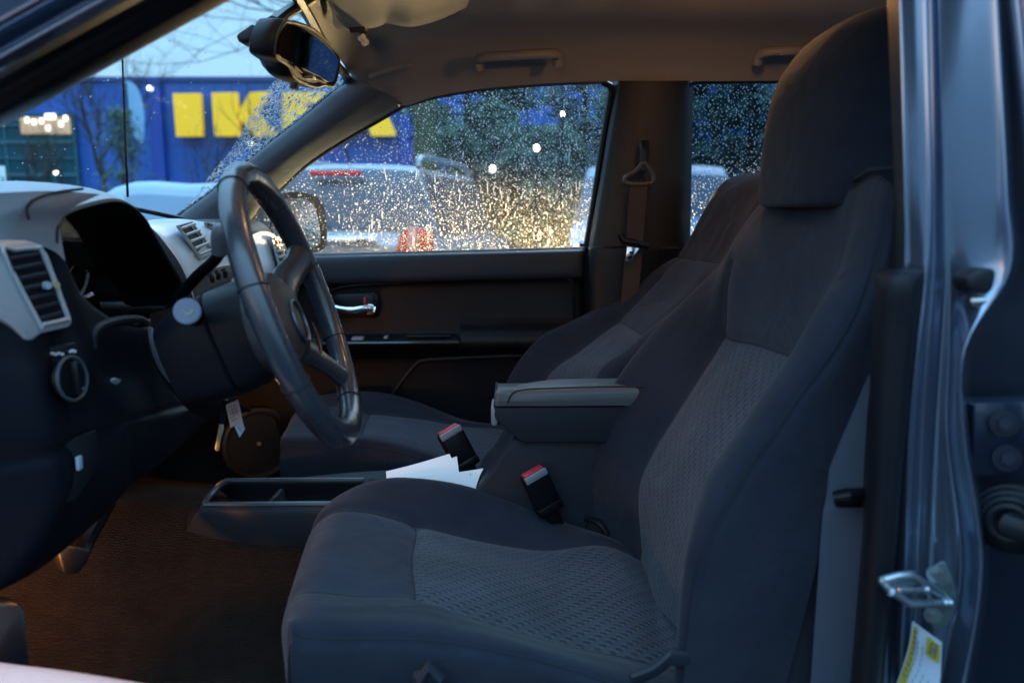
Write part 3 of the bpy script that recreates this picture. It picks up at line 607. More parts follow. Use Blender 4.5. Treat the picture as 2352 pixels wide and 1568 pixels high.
for (u, v, Y) in ((476, 643, 1.41), (490, 636, 1.44), (506, 632, 1.47)):
    mb.tube([P(u, v - 9, Y) + o_, P(u + 2, v, Y) + o_ * 1.4, P(u + 5, v + 10, Y) + o_], .0045, 8)
mb.build('climate_switch', M['blk'], dash)
pv_s = [[(578, 540, 1.88), (600, 532, 1.93), (622, 535, 2.0), (640, 550, 2.05)], [(590, 575, 1.88), (612, 565, 1.93), (634, 565, 2.0), (650, 578, 2.05)], [(605, 625, 1.88), (625, 612, 1.93), (645, 608, 2.0), (658, 612, 2.05)], [(612, 680, 1.88), (632, 660, 1.93), (650, 650, 2.0), (660, 650, 2.05)]]
surf('vent_bezel', pv_s, M['silver'], dash, n=5)
vent([(612, 548, 1.95), (628, 550, 2.02), (650, 620, 2.03), (634, 630, 1.96)], 6, Vector((.010, -.006, .003))).build('air_vent', [M['blk'], mat('louvre_warm2', (.32, .28, .25), .4), M['silver']], dash)

# ---- steering column, levers
ca = Vector((math.cos(.3407) * math.cos(.081), math.cos(.3407) * math.sin(.081), math.sin(.3407)))
WC = Vector((-.300, 1.106, 1.217)); e1 = Vector((-math.sin(.081), math.cos(.081), 0)); e2 = ca.cross(e1)
if e2.z < 0: e2 = -e2
def ringsec(d, hw, hh, off=0, ex=3.2, k=28):
    c = WC - ca * d + e2 * off; r = []
    for i in range(k):
        a = 2 * math.pi * i / k; cx, sx = math.cos(a), math.sin(a)
        r.append(c + e1 * (math.copysign(abs(cx) ** (2 / ex), cx) * hw) + e2 * (math.copysign(abs(sx) ** (2 / ex), sx) * hh))
    return r
col_ = MB(); col_.loft([ringsec(.032, .052, .060, -.006), ringsec(.038, .060, .070, -.008), ringsec(.07, .060, .074, -.012), ringsec(.105, .060, .075, -.014), ringsec(.108, .057, .071, -.014), ringsec(.111, .060, .075, -.014), ringsec(.15, .056, .070, -.016), ringsec(.185, .05, .06, -.02)])
column = col_.build('steering_column', M['lowpl'], T, recalc=True)
mb = MB(); mb.tube([(548, 655, 1.10), (552, 650, 1.10)], .012, 12); mb.cyl(P(543, 655, 1.10), .016, .010, e2, 20, bev=.003); mb.build('hazard_button', M['pltop'], column)
# indicator stalk pointing out of the cab side
mb = MB(); s1 = P(430, 714, .985); s0 = P(455, 735, 1.07)
mb.tube([s0, s0.lerp(s1, .5), s1.lerp(s0, .2), s1], [.011, .012, .0155, .0165], 20); mb.build('indicator_stalk', M['blk'], column)
mb = MB(); mb.cyl(s1 + Vector((.001, -.003, 0)), .0165, .005, (s1 - s0), 24, bev=.0015)
dd = (s1 - s0).normalized()
stalk_end = mb.build('stalk_cap', mat('stalk_cap', (.14, .17, .24), .35), column)
mb = MB()
for (u, v) in ((418, 713), (424, 718), (431, 720), (438, 719), (441, 714)): mb.box(P(u, v, .979), (.003, .001, .002), bev=.0004)
mb.build('stalk_icon', mat('stalk_icon', (.55, .5, .4), .5), column)
# column gear lever
mb = MB(); gp = spline([(392, 712, 1.20), (420, 672, 1.19), (455, 632, 1.16), (490, 600, 1.13), (503, 580, 1.12), (508, 560, 1.115)], 6)
mb.tube(gp, .0085, 12); mb.build('gear_lever', M['blk'], column)
mb = MB(); kp = spline([(503, 585, 1.118), (506, 560, 1.115), (510, 535, 1.11), (514, 520, 1.11), (515, 514, 1.11)], 4); kk = len(kp)
mb.tube(kp, [.010 + .0045 * math.sin(math.pi * min(1, i / (kk - 1) * 1.0)) if i < kk - 2 else (.010 if i == kk - 2 else .005) for i in range(kk)], 16); mb.build('gear_knob', mat('knob_grey', (.10, .11, .13), .4), column)

# ---- steering wheel
wheel = MB(); ring = [WC + e1 * (math.cos(a) * .19) + e2 * (math.sin(a) * .19) for a in [2 * math.pi * i / 96 for i in range(96)]]
wheel.tube(ring, [.0168 + .0020 * abs(math.sin(a * 1.0 + .4)) ** 6 for a in [2 * math.pi * i / 96 for i in range(96)]], 20, closed=True, up=ca)
sw = wheel.build('steering_wheel', M['leather'], T)
hubc = WC - ca * .035
def hubsec(d, s, k=36):
    r = []
    for i in range(k):
        a = 2 * math.pi * i / k; rr = s * (.083 + .012 * math.cos(2 * a) - .006 * math.sin(3 * a)); r.append(WC - ca * d + e1 * math.cos(a) * rr + e2 * (math.sin(a) * rr * .95 - .012))
    return r
mb = MB(); mb.loft([hubsec(.055, .95), hubsec(.045, 1.0), hubsec(.03, 1.0), hubsec(.018, .93), hubsec(.010, .75), hubsec(.006, .4), hubsec(.005, .1)]); mb.build('airbag_cover', mat('hub_plastic', (.022, .021, .025), .5, bump=.3, bscale=600), sw, recalc=True)
for ang, wdt in ((20, .027), (160, .027), (-48, .021), (-132, .021)):
    a = R(ang); d = e1 * math.cos(a) + e2 * math.sin(a)
    mb = MB(); mb.tube([WC - ca * .035 + d * .06 - e2 * .012, WC - ca * .025 + d * .10, WC - ca * .012 + d * .14, WC - ca * .003 + d * .178], [wdt * 1.3, wdt * 1.05, wdt * .85, wdt * 1.05], 14, flat=.6, up=d.cross(ca))
    mb.build('wheel_spoke', mat('spoke', (.05, .055, .068), .3, .4), sw)
mb = MB(); mb.tube([WC - ca * .004 + e1 * (math.cos(a) * .030) + e2 * (math.sin(a) * .030 - .02) for a in [2 * math.pi * i / 32 for i in range(32)]], .0028, 8, closed=True); mb.build('hub_emblem', mat('emblem_dark', (.10, .11, .13), .3, .6), sw)
mb = MB(); mb.tube([WC + ca * .002 + e1 * (math.cos(a) * .045) + e2 * (math.sin(a) * .060 - .02) for a in [R(-75 + 8 * i) for i in range(9)]], [.001, .003, .0045, .0055, .0058, .0055, .0045, .003, .001], 8, flat=.5); mb.build('chrome_accent', M['chrome'], sw)
mb = MB()
for i in range(150):
    a = -R(60) + R(120) * i / 150
    c = WC + (e1 * math.cos(a) + e2 * math.sin(a)) * .1745 + ca * .004; t = (-e1 * math.sin(a) + e2 * math.cos(a))
    if i % 2 == 0: mb.tube([c - t * .001 - ca * .003, c + t * .002 + ca * .003], .0006, 4)
mb.build('wheel_stitching', mat('thread', (.02, .02, .025), .6), sw)
for ang in (14, -24, 166, 204, 62, 118, -62, -118):
    a = R(ang); d = e1 * math.cos(a) + e2 * math.sin(a); c = WC + d * .19
    mb = MB(); mb.tube([c + d * math.cos(b) * .0178 + ca * math.sin(b) * .0178 for b in [2 * math.pi * i / 24 for i in range(24)]], .0009, 5, closed=True); mb.build('leather_seam', M['seam'], sw)

# ---- rear-view mirror
Ym = lambda u: 1.24 + (u - 630) / 149 * .215
bez = [(652, 51), (663, 49), (690, 55), (719, 68), (751, 95), (773, 121), (779, 143), (773, 181), (763, 199), (743, 196), (725, 201), (695, 191), (672, 176), (660, 151), (633, 131), (630, 110), (636, 78)]
Ym_ = Ym; Ymv = lambda u, v: Ym_(u) + (v - 125) * .00022
bo = spline([P(u, v, Ymv(u, v)) for u, v in bez], 3, True); bc = sum(bo, Vector()) / len(bo)
fn = (bo[10] - bo[0]).cross(bo[30] - bo[0]).normalized()
if fn.dot(CAM - bc) < 0: fn = -fn
mb = MB(); bk = Vector((-.045, -.008, .004))
mb.loft([[bc + (p - bc) * .97 - fn * .001 for p in bo], [bc + (p - bc) * 1.02 - fn * .004 for p in bo], [bc + (p - bc) * 1.04 + bk * .35 for p in bo], [bc + (p - bc) * .98 + bk * .8 for p in bo], [bc + (p - bc) * .7 + bk * 1.15 for p in bo]])
rvm = mb.build('rear_view_mirror', M['pld'], T, recalc=True)
mb = MB(); mb.tube([bc + (p - bc) * .985 for p in bo], .0028, 6, closed=True, up=fn); mb.build('mirror_rim', M['gold'], rvm)
mg = [(662, 57), (698, 72), (743, 103), (770, 131), (772, 151), (760, 189), (728, 173), (672, 146), (638, 128), (635, 106), (645, 72)]
gp_ = spline([P(u, v, Ymv(u, v)) + fn * .0025 for u, v in mg], 3, True); mb = MB(); mb.add(gp_, [tuple(range(len(gp_)))], smooth=False); mb.build('mirror_face', M['mirror'], rvm)
mb = MB(); mb.tube([P(u, v, Ymv(u, v)) + fn * .002 for u, v in ((672, 152), (690, 166), (728, 184), (745, 190))], .0022, 6); mb.box(P(705, 178, Ymv(705, 178)) + fn * .003, (.02, .02, .005), bev=.002, m=1); mb.build('mirror_buttons', [M['gold'], M['pltop']], rvm)
mb = MB(); mb.tube([P(676, 190, 1.29), P(675, 205, 1.29)], .007, 10); mb.build('mirror_lever', M['blk'], rvm)
mb = MB(); mb.tube([P(628, 55, 1.34), P(650, 35, 1.40), P(690, 10, 1.46), P(710, -10, 1.48)], [.012, .010, .011, .016], 10); mb.build('mirror_stem', M['blk'], rvm)
mb = MB(); mb.prism([(541, 84, 1.30), (546, 77, 1.30), (578, 55, 1.30), (588, 60, 1.30), (592, 84, 1.30), (584, 92, 1.30), (556, 99, 1.30), (548, 97, 1.30)], (0, .04, 0), bev=.005); mb.tube([P(585, 84, 1.31), P(606, 88, 1.30)], .006, 8); mb.build('sensor_pod', M['blk'], rvm)

# ================================================================== SEATS
def shell(name, rows, parent, crease, mm, n=7, mats=None):
    o = surf(name, rows, mats or [M['fab'], M['fab2'], M['ins']], parent, n=n, crease=crease, mmap=mm)
    A, n1, n2 = LAST
    for ax, idx, lo, hi, dep, wd in (crease or []):        # the sewn line in the bottom of each crease
        lo = max(lo, 0)
        L = A[int(round(idx * n1)), int(lo * n2):int(hi * n2) + 1] if ax == 'r' else A[int(lo * n1):int(hi * n1) + 1, int(round(idx * n2))]
        MB().tube([Vector(q) for q in L], .0016, 5).build('seam_line', M['seam'], parent)
    return o
# driver's seat back ------------------------------------------------
Yc = (1.42, 1.385, 1.28, 1.15, 1.02, .95, .90, .905)
bk_ = [[(1400, 1225), (1362, 1230), (1462, 1290), (1510, 1390), (1575, 1470), (1556, 1540), (1566, 1600), (1770, 1700)],
       [(1390, 1060), (1352, 1080), (1453, 1130), (1520, 1190), (1590, 1240), (1575, 1265), (1605, 1300), (1850, 1400)],
       [(1410, 940), (1378, 960), (1485, 1040), (1560, 1080), (1640, 1110), (1615, 1110), (1690, 1120), (1900, 1200)],
       [(1460, 840), (1430, 862), (1545, 940), (1620, 965), (1722, 985), (1700, 980), (1790, 975), (1950, 1040)],
       [(1535, 740), (1508, 764), (1602, 850), (1680, 870), (1780, 890), (1762, 888), (1840, 900), (1980, 960)],
       [(1610, 660), (1585, 685), (1648, 768), (1730, 790), (1830, 822), (1812, 820), (1886, 845), (2000, 890)],
       [(1690, 580), (1662, 596), (1662, 640), (1760, 665), (1885, 690), (1880, 705), (1965, 715), (2050, 755)],
       [(1730, 510), (1706, 520), (1690, 560), (1790, 565), (1920, 590), (1945, 600), (2022, 580), (2090, 600)],
       [(1770, 455), (1752, 458), (1756, 464), (1850, 455), (1935, 440), (2000, 405), (2045, 430), (2100, 440)]]
rows = [[(u, v, Y) for (u, v), Y in zip(r, Yc)] for r in bk_]
seat = root('front_seat', None, None); seat.parent = T
seat['label'] = "driver's seat beside the open door"
def m_back(i, j):
    if 2 < j < 4.15: return 2 if i < 5 else 1
    return 0
back1 = shell('backrest', rows, seat, [('c', 2, 0, 6.6, .011, .13), ('c', 6, 0, 8, .004, .10), ('r', 5, 2, 4.2, .008, .10), ('r', 8, 1, 7, .004, .12)], m_back, n=8)
# headrest
def selsec(z, cx, cy, hx, hy, ex=2.6, k=40):
    r = []
    for i in range(k):
        a = 2 * math.pi * i / k; c, s = math.cos(a), math.sin(a)
        r.append(Vector((cx + math.copysign(abs(c) ** (2 / ex), c) * hx, cy + math.copysign(abs(s) ** (2 / ex), s) * hy, z)))
    return r
zb = P(1755, 462, 1.2).z
def hsec(v, u, hx, hy, cy=1.15, tilt=0):
    xl = P(u, v, 1.19).x; z = P(u, v, 1.15).z; return selsec(z, xl + hx, cy, hx, hy)
def hrow(v, uL, hx, hy): return hsec(v, uL, hx, hy)
hs = [hsec(476, 1764, .068, .122), hsec(471, 1753, .082, .137), hsec(458, 1749, .087, .142), hsec(400, 1752, .088, .143), hsec(340, 1757, .088, .143), hsec(280, 1765, .086, .141), hsec(220, 1777, .082, .137), hsec(170, 1794, .078, .132), hsec(120, 1824, .072, .124), hsec(85, 1856, .064, .112), hsec(58, 1895, .050, .094), hsec(42, 1930, .036, .07), hsec(34, 1965, .018, .04)]
A = np.array([[tuple(p) for p in r] for r in hs]); A = catmull(A, 5, 0)
mb = MB(); mb.loft([[Vector(q) for q in r] for r in A]); hr = mb.build('headrest', M['fab'], seat, sharp=80)
hr.data.materials[0] = M['fab']
# stitched lines on the headrest and the shoulder
MB().tube(spline([(1752, 461, 1.27), (1800, 455, 1.22), (1860, 446, 1.16), (1930, 428, 1.06), (1975, 405, .995), (2000, 392, .975), (2050, 388, .965)]), .0035, 6).build('seam_line', M['seam'], seat)
# outer seat-back side and lower flank
surf('side_cover', [[(1566, 1590, .895), (1700, 1640, .90), (1900, 1700, .93)], [(1600, 1310, .90), (1800, 1380, .905), (1960, 1400, .94)], [(1690, 1120, .90), (1880, 1190, .91), (1990, 1200, .95)], [(1840, 905, .90), (1960, 950, .91), (2060, 960, .96)], [(1965, 715, .90), (2050, 760, .92), (2120, 800, .97)], [(2045, 440, .91), (2100, 500, .94), (2150, 520, 1.0)]], M['fab'], seat, n=5)

# driver's cushion ----------------------------------------------------
Yr = (1.395, 1.37, 1.29, 1.15, 1.02, .95, .90, .905)
cu = [[(725, 1330), (715, 1260), (700, 1320), (672, 1420), (662, 1500), (655, 1540), (660, 1600), (668, 1760)],
      [(770, 1215), (735, 1180), (712, 1222), (682, 1310), (655, 1400), (648, 1440), (664, 1455), (660, 1640)],
      [(800, 1180), (770, 1143), (758, 1172), (730, 1245), (695, 1350), (690, 1398), (700, 1464), (700, 1650)],
      [(850, 1150), (840, 1108), (840, 1165), (820, 1245), (815, 1356), (812, 1400), (815, 1469), (815, 1660)],
      [(940, 1140), (930, 1097), (958, 1195), (948, 1275), (957, 1365), (950, 1405), (960, 1470), (955, 1670)],
      [(1080, 1160), (1075, 1118), (1100, 1230), (1110, 1305), (1120, 1418), (1110, 1440), (1120, 1492), (1130, 1680)],
      [(1230, 1210), (1225, 1174), (1250, 1252), (1280, 1345), (1310, 1470), (1290, 1490), (1300, 1535), (1300, 1700)],
      [(1365, 1255), (1360, 1222), (1385, 1240), (1430, 1360), (1470, 1505), (1450, 1530), (1450, 1585), (1450, 1720)],
      [(1480, 1300), (1480, 1275), (1500, 1290), (1580, 1430), (1640, 1560), (1610, 1580), (1600, 1630), (1600, 1730)]]
rows = [[(u, v, Y) for (u, v), Y in zip(r, Yr)] for r in cu]
def m_cush(i, j):
    if 2 < j < 4: return 2 if i > 4 else 1
    return 0
shell('seat_cushion', rows, seat, [('c', 2, .4, 8, .010, .12), ('c', 4, 1.2, 8, .009, .12), ('c', 6, .6, 8, .005, .08), ('r', 4, 2, 4, .010, .12), ('r', 1, 6, 7, .004, .1)], m_cush, n=8)
mb = MB(); mb.tube(spline([(1545, 1500, .905), (1535, 1512, .90), (1500, 1540, .895), (1450, 1560, .89)]), .010, 8, flat=.5); mb.box(P(1560, 1510, .90), (.03, .008, .02), bev=.004); mb.build('seat_strap', M['pl'], seat)
mb = MB(); mb.box(P(980, 1565, .885), (.035, .012, .03), bev=.006); mb.tube([P(965, 1560, .88), P(985, 1530, .88), P(1010, 1560, .88)], .008, 8); mb.build('adjust_lever', M['pl'], seat)
mb = MB(); mb.cyl(P(1370, 1212, 1.36), .018, .02, (0, -1, .2), 18, bev=.004); mb.tube(spline([(1345, 1190, 1.37), (1375, 1200, 1.35), (1395, 1225, 1.34)]), .006, 8); mb.build('recliner_joint', M['pld'], seat)

# passenger's seat --------------------------------------------------------
seat2 = root('front_seat', None, None); seat2.parent = T
seat2['label'] = "passenger's seat leaning further back, beyond the console"
Yp = (2.03, 1.99, 1.93, 1.83, 1.73, 1.67, 1.62, 1.63)
pb = [[(1170, 980), (1150, 980), (1225, 990), (1265, 1000), (1310, 990), (1325, 985), (1375, 1010), (1500, 1050)],
      [(1185, 880), (1166, 876), (1250, 866), (1310, 868), (1368, 865), (1378, 855), (1440, 878), (1560, 920)],
      [(1262, 790), (1236, 780), (1330, 800), (1380, 808), (1425, 816), (1445, 800), (1520, 800), (1640, 830)],
      [(1345, 745), (1322, 733), (1412, 736), (1445, 750), (1478, 766), (1502, 750), (1590, 725), (1700, 740)],
      [(1440, 700), (1425, 680), (1465, 684), (1520, 690), (1570, 690), (1600, 675), (1655, 655), (1740, 660)],
      [(1520, 640), (1500, 622), (1520, 628), (1570, 635), (1620, 636), (1650, 625), (1685, 610), (1760, 610)],
      [(1575, 600), (1555, 589), (1568, 590), (1605, 596), (1645, 601), (1665, 598), (1705, 580), (1780, 580)]]
rows = [[(u, v, Y) for (u, v), Y in zip(r, Yp)] for r in pb]
shell('backrest', rows, seat2, [('c', 2, 0, 5, .008, .14), ('c', 4, 0, 5, .006, .12), ('c', 6, 0, 6, .005, .1), ('r', 3, 2, 4, .006, .12), ('r', 6, 1, 7, .004, .12)], lambda i, j: (2 if i < 3 else 1) if 2 < j < 4 else 0, n=7)
ph = [[(1575, 605), (1556, 589), (1570, 592), (1605, 598), (1648, 602), (1668, 600), (1708, 585), (1790, 590)],
      [(1600, 560), (1580, 552), (1595, 556), (1630, 560), (1672, 562), (1695, 555), (1735, 540), (1800, 545)],
      [(1635, 490), (1617, 482), (1632, 486), (1668, 490), (1705, 492), (1728, 485), (1770, 480), (1840, 490)],
      [(1662, 440), (1650, 428), (1668, 430), (1700, 432), (1738, 436), (1758, 438), (1790, 440), (1860, 450)],
      [(1710, 415), (1695, 403), (1712, 402), (1740, 402), (1765, 406), (1785, 412), (1815, 425), (1870, 440)],
      [(1760, 415), (1745, 399), (1755, 398), (1775, 400), (1795, 404), (1815, 410), (1840, 425), (1880, 445)]]
shell('headrest', [[(u, v, Y) for (u, v), Y in zip(r, Yp)] for r in ph], seat2, None, None, n=6)
Yq = (2.02, 1.99, 1.93, 1.83, 1.73, 1.67, 1.61, 1.615)
pc = [[(700, 975), (690, 940), (672, 955), (658, 985), (650, 1010), (648, 1018), (646, 1040), (650, 1180)],
      [(730, 940), (715, 915), (700, 935), (680, 960), (662, 985), (656, 995), (650, 1023), (650, 1180)],
      [(800, 925), (785, 900), (772, 928), (755, 958), (740, 985), (735, 993), (735, 1026), (735, 1180)],
      [(880, 925), (870, 901), (850, 944), (838, 972), (830, 994), (826, 999), (826, 1022), (826, 1180)],
      [(960, 940), (955, 922), (965, 957), (945, 985), (930, 1012), (920, 1010), (925, 1040), (925, 1180)],
      [(1060, 975), (1060, 962), (1072, 975), (1055, 1005), (1045, 1042), (1035, 1045), (1035, 1078), (1035, 1200)],
      [(1130, 990), (1130, 975), (1150, 980), (1150, 1020), (1140, 1075), (1130, 1085), (1130, 1110), (1130, 1220)],
      [(1200, 1000), (1200, 990), (1215, 1000), (1215, 1040), (1200, 1100), (1190, 1110), (1190, 1140), (1190, 1240)]]
shell('seat_cushion', [[(u, v, Y) for (u, v), Y in zip(r, Yq)] for r in pc], seat2, [('c', 2, .6, 7, .007, .14), ('c', 4, 2.5, 7, .006, .12), ('c', 6, .6, 7, .006, .1), ('r', 3, 2, 4, .006, .12)], lambda i, j: (2 if i > 3 else 1) if 2 < j < 4.1 else 0, n=7)
# rear bench, only glimpsed
rb = MB(); rb.box(Vector((1.12, 1.46, .80)), (.52, 1.1, .14), bev=.04, seg=3); rb.box(Vector((1.44, 1.46, 1.08)), (.14, 1.1, .5), bev=.05, seg=3); rb.build('rear_bench', M['ins'], T)

# ================================================================== CONSOLE
con = surf('centre_console', [[(1100, 1180, 1.37), (1150, 1140, 1.37), (1200, 1100, 1.37), (1450, 1100, 1.37)], [(1098, 1110, 1.37), (1140, 1060, 1.37), (1190, 1016, 1.37), (1450, 1014, 1.37)]], M['pl'], T, n=2)
bpy.data.objects.remove(con)
mb = MB()
mb.prism([(1040, 1330, 1.372), (1100, 1115, 1.372), (1128, 1085, 1.372), (1150, 1050, 1.372), (1176, 1010, 1.372), (1190, 1008, 1.372), (1560, 1005, 1.372), (1560, 1360, 1.372)], (0, .165, 0), bev=.012, seg=3)
con = mb.build('centre_console', M['pl'], T)
mb = MB()
mb.prism([(1133, 930, 1.355), (1140, 936, 1.355), (1560, 931, 1.355), (1560, 1016, 1.355), (1205, 1017, 1.355), (1190, 1010, 1.355), (1135, 962, 1.355), (1131, 955, 1.355)], (0, .20, 0), bev=.006, seg=3)
mb.build('storage_bin', M['pl'], con)
lid = [[(1140, 932, 1.35), (1139, 915, 1.35), (1148, 897, 1.353), (1180, 893, 1.375), (1180, 890, 1.45), (1180, 888, 1.54), (1175, 900, 1.565)],
       [(1170, 932, 1.348), (1172, 918, 1.346), (1190, 899, 1.352), (1205, 890, 1.375), (1205, 884, 1.45), (1205, 881, 1.54), (1200, 895, 1.57)],
       [(1280, 932, 1.346), (1280, 915, 1.344), (1280, 896, 1.350), (1280, 885, 1.38), (1280, 876, 1.45), (1280, 871, 1.54), (1280, 880, 1.575)],
       [(1400, 931, 1.346), (1400, 912, 1.344), (1400, 893, 1.350), (1400, 883, 1.38), (1400, 874, 1.45), (1400, 869, 1.54), (1400, 880, 1.575)],
       [(1560, 931, 1.346), (1560, 912, 1.344), (1560, 893, 1.350), (1560, 883, 1.38), (1560, 874, 1.45), (1560, 869, 1.54), (1560, 880, 1.575)]]
front = [[(1138, 930, 1.36), (1137, 920, 1.37), (1136, 905, 1.39), (1140, 897, 1.41), (1143, 890, 1.46), (1148, 887, 1.54), (1150, 893, 1.56)]]
surf('armrest_lid', front + lid, mat('armrest_vinyl', (.075, .085, .10), .45, bump=.3, bscale=350, var=.1), con, n=6)
MB().tube(spline([(1165, 925, 1.345), (1175, 905, 1.345), (1200, 895, 1.345), (1280, 891, 1.344), (1400, 888, 1.344), (1500, 887, 1.344)]), .0016, 6).build('lid_welt', M['gold'], con)
mb = MB(); mb.box(P(1136, 945, 1.39), (.012, .07, .035), bev=.005); mb.build('lid_latch', M['pltop'], con)
# front tray
mb = MB(); rim = spline([(468, 1158, 1.345), (478, 1142, 1.355), (500, 1118, 1.40), (518, 1106, 1.475), (540, 1104, 1.485), (700, 1103, 1.485), (838, 1103, 1.485)], 5)
near = spline([(468, 1158, 1.345), (560, 1158, 1.345), (700, 1157, 1.345), (880, 1156, 1.345)], 5)
mb.tube(rim, .006, 8); mb.tube(near, .0055, 8); mb.tube([(838, 1103, 1.485), (860, 1130, 1.40), (880, 1156, 1.345)], .006, 8)
tray = mb.build('console_tray', mat('tray_rim', (.045, .052, .065), .3), con)
surf('tray_body', [[(468, 1160, 1.343), (560, 1160, 1.343), (700, 1159, 1.343), (900, 1158, 1.343)], [(448, 1180, 1.34), (555, 1178, 1.335), (700, 1176, 1.335), (900, 1175, 1.335)], [(425, 1225, 1.345), (545, 1225, 1.335), (700, 1225, 1.335), (900, 1225, 1.335)], [(420, 1262, 1.35), (545, 1265, 1.34), (700, 1268, 1.34), (900, 1268, 1.34)]], M['pl'], con, n=5)
surf('tray_body', [[(468, 1160, 1.344), (480, 1140, 1.355), (502, 1116, 1.40), (520, 1106, 1.47)], [(448, 1180, 1.34), (462, 1150, 1.355), (492, 1118, 1.40), (510, 1106, 1.47)], [(425, 1228, 1.345), (430, 1180, 1.37), (470, 1140, 1.41), (500, 1120, 1.47)], [(420, 1262, 1.35), (425, 1210, 1.38), (460, 1160, 1.42), (495, 1135, 1.47)]], M['pl'], con, n=5)
surf('tray_well', [[(500, 1118, 1.48), (600, 1106, 1.482), (720, 1105, 1.482), (845, 1105, 1.482)], [(530, 1150, 1.478), (600, 1150, 1.478), (720, 1150, 1.478), (850, 1150, 1.478)], [(540, 1175, 1.46), (600, 1175, 1.46), (720, 1175, 1.46), (870, 1175, 1.46)], [(520, 1215, 1.36), (600, 1215, 1.36), (720, 1215, 1.36), (890, 1215, 1.36)]], M['pld'], con, n=4)
mb = MB(); mb.prism([(608, 1158, 1.352), (625, 1140, 1.36), (640, 1122, 1.45), (644, 1122, 1.475), (650, 1150, 1.47), (630, 1180, 1.36)], (.008, 0, 0), bev=.002); mb.build('tray_divider', M['pl'], con)
surf('console_side', [[(830, 1100, 1.50), (960, 1098, 1.50), (1110, 1110, 1.50)], [(860, 1140, 1.40), (960, 1140, 1.40), (1100, 1140, 1.40)], [(870, 1300, 1.36), (960, 1300, 1.36), (1100, 1300, 1.36)]], M['pld'], con, n=3)
surf('tunnel_side', [[(650, 1100, 1.56), (800, 1085, 1.56), (1000, 1075, 1.56), (1200, 1080, 1.56)], [(650, 1140, 1.52), (800, 1120, 1.52), (1000, 1110, 1.52), (1200, 1110, 1.52)]], M['pld'], con, n=2)
# buckles
def buckle(c, up, wd, face, h, label):
    up = Vector(up).normalized(); fc = Vector(face); fc = (fc - up * fc.dot(up)).normalized(); sd_ = up.cross(fc)
    m3 = Matrix((sd_, fc, up)).transposed()
    mb = MB(); mb.box(c, (wd, .030, h), rot=m3, bev=.006, seg=3); mb.box(c - up * (h * .5 + .02), (wd * .55, .012, .08), rot=m3, bev=.004); mb.box(c - up * h * .38, (wd * 1.03, .033, .018), rot=m3, bev=.004)
    o = mb.build('belt_buckle', M['blk'], T); o['label'] = label
    mb = MB(); mb.box(c + up * (h * .5 - .001) + fc * .002, (wd * .82, .017, .012), rot=m3, bev=.003); mb.build('release_button', M['red'], o)
    mb = MB(); mb.box(c + up * (h * .5 - .004) - fc * -.0135, (wd * .92, .006, .013), rot=m3, bev=.002); mb.build('buckle_edge', M['pltop'], o); return o
buckle(P(1243, 1128, 1.345), (-.38, -.12, .88), .047, (.25, -1, .25), .082, 'buckle between driver seat and console')
buckle(P(1052, 1030, 1.50), (-.42, -.05, .85), .050, (.3, -1, .2), .085, 'buckle behind the white papers')

# ---- near middle pillar (driver's side) with its jamb
lines = {  # column -> list of (v, u)
 'a': [(-120, 2032), (200, 2044), (450, 2052), (620, 2040), (800, 2010), (1000, 1985), (1300, 1955), (1620, 1935)],
 'b': [(-120, 2060), (200, 2068), (450, 2074), (620, 2072), (800, 2055), (1000, 2035), (1300, 2015), (1620, 2000)],
 'c': [(-120, 2066), (200, 2076), (450, 2082), (620, 2088), (800, 2075), (1000, 2060), (1300, 2048), (1620, 2035)],
 'd': [(-120, 2122), (200, 2130), (450, 2134), (620, 2128), (800, 2108), (1000, 2090), (1300, 2080), (1620, 2065)],
 'e': [(-120, 2132), (200, 2139), (450, 2143), (620, 2142), (800, 2128), (1000, 2112), (1300, 2100), (1620, 2085)],
 'f': [(-120, 2150), (200, 2158), (450, 2164), (620, 2168), (800, 2160), (1000, 2150), (1300, 2145), (1620, 2120)],
 'g': [(-120, 2162), (200, 2168), (450, 2176), (620, 2186), (800, 2185), (1000, 2180), (1300, 2205), (1620, 2160)],
 'h': [(-120, 2230), (200, 2240), (450, 2248), (620, 2250), (800, 2203), (1000, 2200), (1300, 2240), (1620, 2190)],
 'i': [(-120, 2285), (200, 2300), (450, 2312), (620, 2318), (800, 2215), (1000, 2212), (1300, 2252), (1620, 2205)],
 'j': [(-120, 2295), (200, 2312), (450, 2322), (620, 2328), (800, 2224), (1000, 2222), (1300, 2262), (1620, 2215)],
 'k': [(-120, 2300), (200, 2318), (450, 2330), (620, 2338), (800, 2236), (1000, 2232), (1300, 2272), (1620, 2225)]}
dep = dict(a=.90, b=.86, c=.855, d=.835, e=.845, f=.83, g=.825, h=.80, i=.785, j=.80, k=.86)
rows = []
for r in range(8): rows.append([(lines[c][r][1], lines[c][r][0], dep[c]) for c in 'abcdefghijk'])
jm = surf('door_jamb', rows, [M['paint'], M['rub']], T, n=6, nu=4, mmap=lambda i, j: 1 if j < 1.2 else 0)
